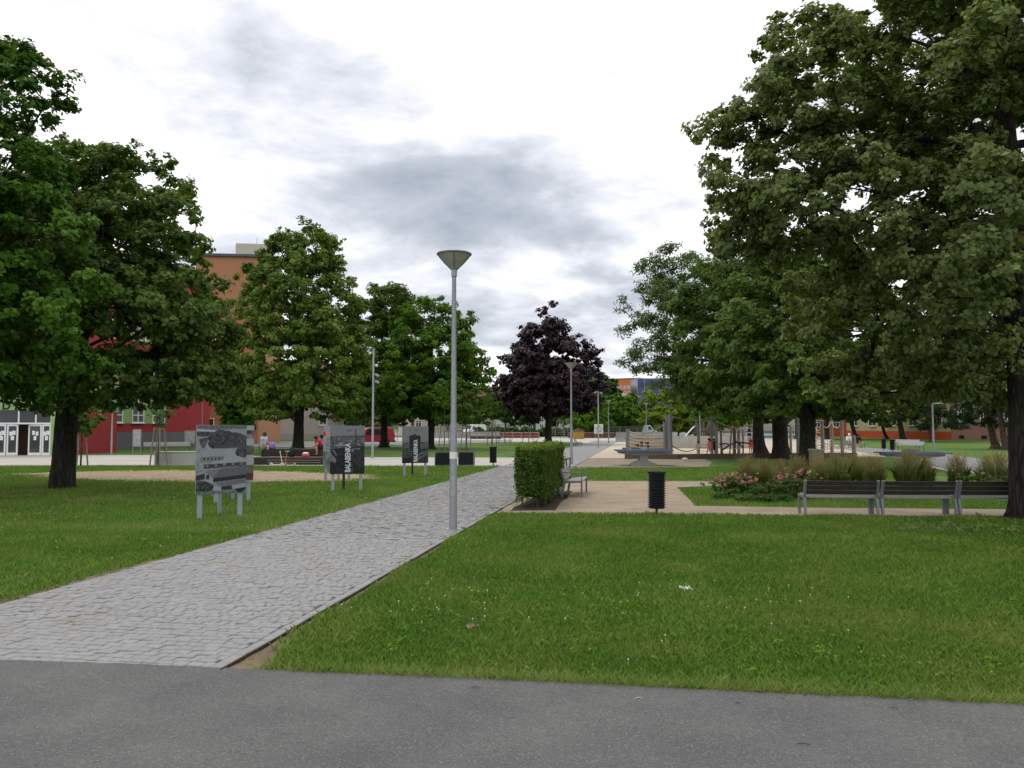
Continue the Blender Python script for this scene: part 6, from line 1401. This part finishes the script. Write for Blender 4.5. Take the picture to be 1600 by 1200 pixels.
# ------------------------------------------------------------------ buildings
def wall_frame(o, u): return o, u.normalized(), Vector((u.y, -u.x, 0)).normalized()
class Facade:
    """a flat facade: origin o at ground, direction u along it, outward normal n"""
    def __init__(s, t, o, u): s.t = t; s.o = Vector(o) - t.location; s.u = Vector(u).normalized(); s.n = Vector((s.u.y, -s.u.x, 0)); s.rz = math.atan2(s.u.y, s.u.x)
    def at(s, a, z, out): return s.o + s.u * a + s.n * out + Vector((0, 0, z))
    def panel(s, name, a0, a1, z0, z1, out, thick, mat): p = B(); p.bbox(s.at((a0 + a1) / 2, (z0 + z1) / 2, out - thick / 2), (a1 - a0, thick, z1 - z0), .004, rz=s.rz); return p.build(name, mat, s.t)
    def window(s, a0, a1, z0, z1, glass=None, cross=.3, frame=None, out=.0):
        frame = frame or m_white; fw = .09
        g = B(); g.box(s.at((a0 + a1) / 2, (z0 + z1) / 2, out + .012), (a1 - a0 - .02, .02, z1 - z0 - .02), rz=s.rz); w_ = g.build('window', glass or m_glassb, s.t)
        f = B()
        for z in (z0 + fw / 2, z1 - fw / 2, z0 + (z1 - z0) * cross): f.box(s.at((a0 + a1) / 2, z, out + .04), (a1 - a0, .05, fw), rz=s.rz)
        for a in (a0 + fw / 2, a1 - fw / 2, (a0 + a1) / 2): f.box(s.at(a, (z0 + z1) / 2, out + .043), (fw, .05, z1 - z0 - .004), rz=s.rz)
        f.build('frame', frame, w_)
        q = B(); q.box(s.at((a0 + a1) / 2, z0 - .04, out + .09), (a1 - a0 + .16, .18, .05), rz=s.rz); q.build('sill', frame, w_)
def hit(o, u, px):                              # where along a facade a picture column falls
    k = (px - 800) / F; return (k * o.y - o.x) / (u.x - k * u.y)
m_red = M('red_render', (.38, .045, .048), .85, .06, .8); m_plinth = M('grey_plinth', (.155, .16, .175), .85, .08, .7); m_green = M('green_render', (.27, .42, .16), .85, .06, .8)
A0 = Vector((-33.8, 67, 0)); u = Vector((.36, .93, 0)).normalized(); tB = hit(A0, u, 328); o = A0 - u * 14; Lw = tB + 14
t = thing('red_building', 'red rendered building with grey plinth and green window panels at the left', 'building', A0); fc = Facade(t, o, u); Ht = 15.5
p = B(); c = fc.at(Lw / 2, Ht / 2, -6.0); p.box(c, (Lw, 12.0, Ht), rz=fc.rz); p.build('wall', m_red, t)
fc.panel('plinth', -.02, Lw + .03, 0, 1.42, .05, .10, m_plinth); 
p = B(); p.bbox(fc.at(Lw / 2, Ht + .2, -6.0), (Lw + .5, 12.5, .4), .03, rz=fc.rz); p.build('roof', m_plinth, t)
w1 = [hit(A0, u, x) + 14 for x in (171, 192, 206, 225, 238, 258)]
for fl in range(4):
    z0 = 2.25 + fl * 3.6
    fc.panel('green_panel', w1[1] + .03, w1[2] - .03, z0 - .05, z0 + 2.3, .03, .06, m_green); fc.panel('green_panel', w1[3] + .03, w1[4] - .03, z0 - .05, z0 + 2.3, .03, .06, m_green)
    for k in (0, 2, 4): fc.window(w1[k], w1[k + 1], z0, z0 + 2.25)
    if fl: fc.window(w1[0] - 6.2, w1[0] - 4.2, z0, z0 + 2.2)
# green entrance block
ex0, ex1 = (-60 - 800) * 52 / F, (88 - 800) * 52 / F; t = thing('entrance_block', 'green entrance block with glazed white framed doors at the far left', 'building', ((ex0 + ex1) / 2, 52, 0))
fx = lambda px: (px - 800) * 52 / F - t.location.x; Hh = 6.4
p = B(); p.box((0, 4.2, Hh / 2 + 1.5), (ex1 - ex0, 8.0, Hh - 3.0)); p.build('upper_wall', m_green, t)
p = B(); p.box((fx(83), .45, 1.55), (fx(88) - fx(78), .5, 3.1)); p.build('pier', m_green, t)
p = B(); p.box((0, 4.6, 1.5), (ex1 - ex0 - .1, 6.0, 3.0)); p.build('inner_wall', M('brown_lobby_panel', (.12, .07, .035), .7, .3, 1.5), t)
p = B(); p.box((fx(88) - .12, 4.4, 1.55), (.2, 7.4, 3.1)); p.build('side_wall', m_red, t)
p = B(); p.bbox((0, 4.2, Hh + .12), (ex1 - ex0 + .3, 8.3, .25), .02); p.build('roof', m_plinth, t)
for px in (-60, -34, -8, 26, 53, 77.5): p = B(); p.bbox((fx(px), .30, 2.58), (.09, .10, .86), .006); p.build('mullion', m_white, t)
p = B(); p.bbox((fx(8.5), .30, 2.12), (fx(78) - fx(-61), .11, .11), .006); p.build('transom', m_white, t)
for a, b2 in ((-59, -35), (-33, -9), (-7, 25), (27, 52), (54, 76.5)): p = B(); p.box(((fx(a) + fx(b2)) / 2, .31, 2.6), (fx(b2) - fx(a), .02, .80)); p.build('fanlight_pane', m_glass, t)
def leaf_door(px0, px1, ang, nm='door'):
    a, b2 = fx(px0), fx(px1); w_ = b2 - a; d = bpy.data.objects.new(nm, None); COL.objects.link(d); d.parent = t; d.location = (b2 if ang < 0 else a, .30, 0); d.rotation_euler = (0, 0, ang); s = -1 if ang < 0 else 1
    g = B(); g.box((s * w_ / 2, 0, 1.03), (w_ - .16, .02, 1.86)); g.build('pane', m_glass, d); f = B()
    for x in (.05, w_ - .05): f.bbox((s * x, 0, 1.03), (.10, .06, 2.04), .005)
    for z in (.10, 2.0): f.bbox((s * w_ / 2, 0.002, z), (w_ - .2, .055, .12 if z > 1 else .18), .005)
    f.build('frame', m_white, d)
    for k, (x, z) in enumerate(((.35, 1.45), (.62, 1.5), (.5, 1.15))):
        q = B(); q.box((s * w_ * x, -.014, z), (.20, .006, .27)); q.build('posted_sheet', m_paper, d)
leaf_door(-30, -8, .001); leaf_door(-7, 6.5, .001); leaf_door(8, 24.5, .12); leaf_door(39, 62.5, -.18); leaf_door(63.5, 77, .001)
cu = bpy.data.curves.new('lettering', 'FONT'); cu.body = 'D'; cu.size = .75; cu.extrude = .02; cu.offset = .01
lo = bpy.data.objects.new('lettering', cu); COL.objects.link(lo); lo.parent = t; lo.location = (fx(.5), .17, 3.05); lo.rotation_euler = (math.pi / 2, 0, 0); cu.materials.append(m_dark); lo.name = 'text_source'; to_mesh_text(lo)
# orange block with roof house
m_orangeb = M('orange_brown_render', (.40, .20, .105), .85, .06, .5)
o_, e_ = Vector(((328 - 800) * 88 / F, 88, 0)), Vector(((404 - 800) * 88.6 / F, 88.6, 0)); t = thing('orange_building', 'tall orange brown block with grey cornice rising between the left trees', 'building', (o_ + e_) / 2); fc = Facade(t, o_ - (e_ - o_) * .35, e_ - o_); Lw = (e_ - o_).length * 1.35; Ht = CAMH + (HY - 401) * 89 / F
p = B(); p.box(fc.at(Lw / 2, Ht / 2, -7), (Lw, 14, Ht), rz=fc.rz); p.build('wall', m_orangeb, t)
p = B(); p.bbox(fc.at(Lw / 2, Ht + .14, -7), (Lw + .6, 14.6, .30), .02, rz=fc.rz); p.build('cornice', M('dark_cornice', (.10, .105, .12), .7), t)
p = B(); p.bbox(fc.at(Lw * .83, Ht + .95, -2.4), (3.4, 4, 1.4), .02, rz=fc.rz); p.build('roof_house', M('cream_render', (.50, .48, .40), .85), t)
p = B(); p.cyl(fc.at(Lw * .86, Ht + 1.6, -2.4), fc.at(Lw * .86, Ht + 2.8, -2.4), .03, n=5); p.build('antenna', m_pole, t)
for fl in range(4):
    for k in range(1): fc.window(Lw * .12 + k * 2.6, Lw * .12 + k * 2.6 + 1.5, 1.2 + fl * 3.3, 2.9 + fl * 3.3, m_glass)
# roofed lamp arm on the building is left out; pale pink house
def house(label, px0, d0, px1, d1, H, wallm, plm, plh, floors, wx, winw, winh, z0, dz, roofm, roof='gable', deep=10, name='house', plinth_win=0):
    a, b2 = Vector(((px0 - 800) * d0 / F, d0, 0)), Vector(((px1 - 800) * d1 / F, d1, 0)); t = thing(name, label, 'building', (a + b2) / 2); fc = Facade(t, a, b2 - a); Lw = (b2 - a).length
    p = B(); p.box(fc.at(Lw / 2, H / 2, -deep / 2), (Lw, deep, H), rz=fc.rz); p.build('wall', wallm, t)
    if plh: fc.panel('plinth', -.03, Lw + .03, 0, plh, .05, .12, plm)
    n = int(Lw / wx)
    for fl in range(floors):
        for k in range(n):
            c = (k + .5) * Lw / n; fc.window(c - winw / 2, c + winw / 2, z0 + fl * dz, z0 + fl * dz + winh, m_glass, .68)
    for k in range(n if plinth_win else 0):
        c = (k + .5) * Lw / n; fc.panel('cellar_window', c - .45, c + .45, .25, .75, .08, .06, m_dark)
    p = B()
    if roof == 'gable':
        pr_ = [fc.at(-.5, H, .6), fc.at(-.5, H + deep * .34, -deep / 2), fc.at(-.5, H, -deep - .6)]; sw = fc.u * (Lw + 1.0); p.prism(pr_, (0, 0, 0), sw)
    else: p.bbox(fc.at(Lw / 2, H + .2, -deep / 2), (Lw + .6, deep + .6, .4), .03, rz=fc.rz)
    p.build('roof', roofm, t); return t, fc, Lw
m_tile = M('brown_roof_tiles', (.16, .07, .045), .85, .2, 1.0); m_pinkh = M('pale_pink_render', (.40, .33, .31), .9, .08, .7)
house('pale pink house with small cellar windows behind the olive linden', 405, 112, 560, 122, 8.5, m_pinkh, M('grey_pink_plinth', (.33, .29, .28), .9), .9, 2, 3.6, 1.3, 1.5, 2.2, 3.1, m_tile, plinth_win=1)
house('beige house far behind the bright maple', 640, 205, 775, 215, 9, M('beige_render', (.48, .40, .30), .9, .08, .5), m_plinth, .8, 2, 4.2, 1.5, 1.7, 2.0, 3.2, m_tile)
m_yel = M('yellow_render', (.44, .36, .20), .9, .08, .6); m_orp = M('orange_red_plinth', (.48, .085, .028), .9, .08, .6)
house('yellow house with orange red plinth behind the right lawn', 1322, 150, 1484, 116, 12, m_yel, m_orp, 1.25, 3, 6.5, 2.6, 1.9, 2.1, 3.4, m_tile, deep=11)
house('grey pink house with cellar windows at the far right', 1485, 114.5, 1680, 96, 11.5, M('grey_brown_render', (.21, .185, .155), .9, .12, .6), M('dusty_pink_plinth', (.30, .16, .12), .9, .1, .6), 1.9, 3, 3.4, 1.1, 1.9, 2.7, 3.3, m_tile, deep=11, plinth_win=1)
house('small orange red house behind the rope bridge', 1262, 168, 1321, 163, 5.5, M('orange_red_render', (.52, .10, .035), .9, .06, .6), m_orp, .8, 1, 3.5, 1.3, 1.5, 1.9, 3, m_tile, 'flat', 8)
house('long red tiled row house closing the view at the far right trees', 1080, 260, 1262, 240, 9, M('dull_cream_render', (.36, .33, .27), .9), m_plinth, .8, 3, 4, 1.4, 1.5, 1.8, 2.9, m_tile)
house('grey row house far behind the purple maple', 770, 300, 905, 300, 9, M('pale_grey_render', (.42, .42, .42), .9), m_plinth, .8, 2, 4, 1.4, 1.5, 1.8, 3.0, m_tile)
# distant apartment slab, blue office, wooded hill
t, fc, Lw = house('distant white apartment block with orange top storeys', 955, 430, 999, 420, CAMH + (HY - 592) * 425 / F, M('white_render', (.56, .56, .55), .9), m_plinth, 0, 8, 2.3, 1.4, 1.4, 2.0, 3.0, m_plinth, 'flat', 14, 'apartment_block')
Ht = CAMH + (HY - 592) * 425 / F; fc.panel('orange_storeys', .0, Lw, Ht - 7.5, Ht, .03, .06, M('orange_storey', (.56, .17, .06), .9))
for k in range(5): fc.window(1.2 + k * 2.4, 2.8 + k * 2.4, Ht - 5.5, Ht - 3.9, m_glass, .5, out=.04)
m_bluep = M('blue_facade_panel', (.045, .075, .21), .4, .1, .3, 0, .5)
def office(label, px0, px1, d, ytop, name='office_building'):
    a, b2 = Vector(((px0 - 800) * d / F, d, 0)), Vector(((px1 - 800) * d / F, d, 0)); t = thing(name, label, 'building', (a + b2) / 2); fc = Facade(t, a, b2 - a); Lw = (b2 - a).length; H = CAMH + (HY - ytop) * d / F
    p = B(); p.box(fc.at(Lw / 2, H / 2, -9), (Lw, 18, H)); p.build('core', m_glass, t); n = max(3, int(H / 3.6))
    for k in range(n): fc.panel('blue_band', -.05, Lw + .05, (k + .48) * H / n, (k + 1) * H / n, .10, .16, m_bluep)
    for k in range(int(Lw / 3) + 1): fc.panel('mullion', min(k * 3.0, Lw - .15), min(k * 3.0, Lw - .15) + .15, 0, H, .13, .03, m_polelt)
    p = B(); p.bbox(fc.at(Lw / 2, H + .15, -9), (Lw + .4, 18.4, .3), .02); p.build('roof_edge', m_polelt, t)
office('tall blue glass office behind the bright yellow green tree', 996, 1075, 330, 592)
office('lower blue office wing before the white apartment block', 962, 1002, 310, 620)
rng = np.random.default_rng(5); vs_ = []; nx, ny = 60, 14
for j in range(ny):
    for i in range(nx):
        x = -500 + i * 1500 / (nx - 1); y = 760 + j * 60; f = math.sin(math.pi * j / (ny - 1)); vs_.append((x, y, -1 + f * (52 + 9 * math.sin(x * .006 + 1) + 5 * math.sin(x * .017))))
hb = B(); hb.add(vs_, [(j * nx + i, j * nx + i + 1, (j + 1) * nx + i + 1, (j + 1) * nx + i) for j in range(ny - 1) for i in range(nx - 1)]); ho = hb.build('hill', M('wooded_hill_green', (.035, .055, .025), .95, .3, .03), smooth=True); ho['kind'] = 'structure'
n = 900; x = rng.uniform(-150, 500, n); j = rng.uniform(.15, .6, n); y = 760 + j * 780; z = np.sin(np.pi * j) * (52 + 9 * np.sin(x * .006 + 1) + 5 * np.sin(x * .017)) + rng.uniform(-1, 5, n)
o = link('hill_wood', leaf_mesh('hill_wood', np.stack([x, y, z], 1), rng.uniform(3.5, 7, n), 18, 3.6, rng, np.array([150., 1000, -30]), .9), None, lm_far); tag(o, 'dark wood covering the far hill', 'wood', kind='stuff')

# ------------------------------------------------------------------ litter
def crumple(label, loc, size, mat, seed, name='paper_scrap', cat='litter'):
    r = random.Random(seed); bm = bmesh.new(); bmesh.ops.create_grid(bm, x_segments=6, y_segments=6, size=size)
    for v_ in bm.verts: v_.co.z = abs(r.gauss(.0, size * .45)); v_.co.x += r.gauss(0, size * .12); v_.co.y += r.gauss(0, size * .12); v_.co.x *= .6 + .5 * abs(v_.co.y / size)
    me = bpy.data.meshes.new(name); bm.to_mesh(me); bm.free(); o = link(name, me, None, mat); o.location = loc; o.rotation_euler = (0, 0, seed); return tag(o, label, cat)
crumple('crumpled white paper scrap on the near right lawn', G(1073, 927) + Vector((0, 0, .035)), .055, m_paper, 4)
crumple('dry brown leaf lying in the near lawn', G(737, 987) + Vector((0, 0, .04)), .045, M('dry_leaf_brown', (.24, .17, .11), .9), 7, 'dry_leaf', 'leaf')
crumple('pale dry leaf in the lawn left of centre', G(667, 919) + Vector((0, 0, .04)), .025, M('dry_leaf_tan', (.40, .28, .14), .9), 9, 'dry_leaf', 'leaf')
crumple('white scrap lying on the gravel before the left table', G(1070, 719) + Vector((0, 0, .02)), .14, m_paper, 12)
for k, (x, y, ln, an, lab) in enumerate(((744, 1081, .07, .1, 'dark twig on the asphalt below the lawn edge'), (998, 1098, .06, .2, 'pale twig on the asphalt'), (1153, 1106, .04, .1, 'dark bark piece on the asphalt'), (1398, 1114, .05, -.5, 'short dark twig on the right asphalt'), (1256, 1171, .07, -.2, 'thin twig at the bottom of the asphalt'))):
    p = B(); p.tube([(-ln / 2, 0, .006), (0, .008, .009), (ln / 2, -.004, .006)], [.002, .003, .0015], 5); o = p.build('twig', M('pale_twig', (.45, .40, .32), .9) if k == 1 else m_wood_dk); o.location = G(x, y) + Vector((0, 0, .024)); o.rotation_euler = (0, 0, an); tag(o, lab, 'twig')
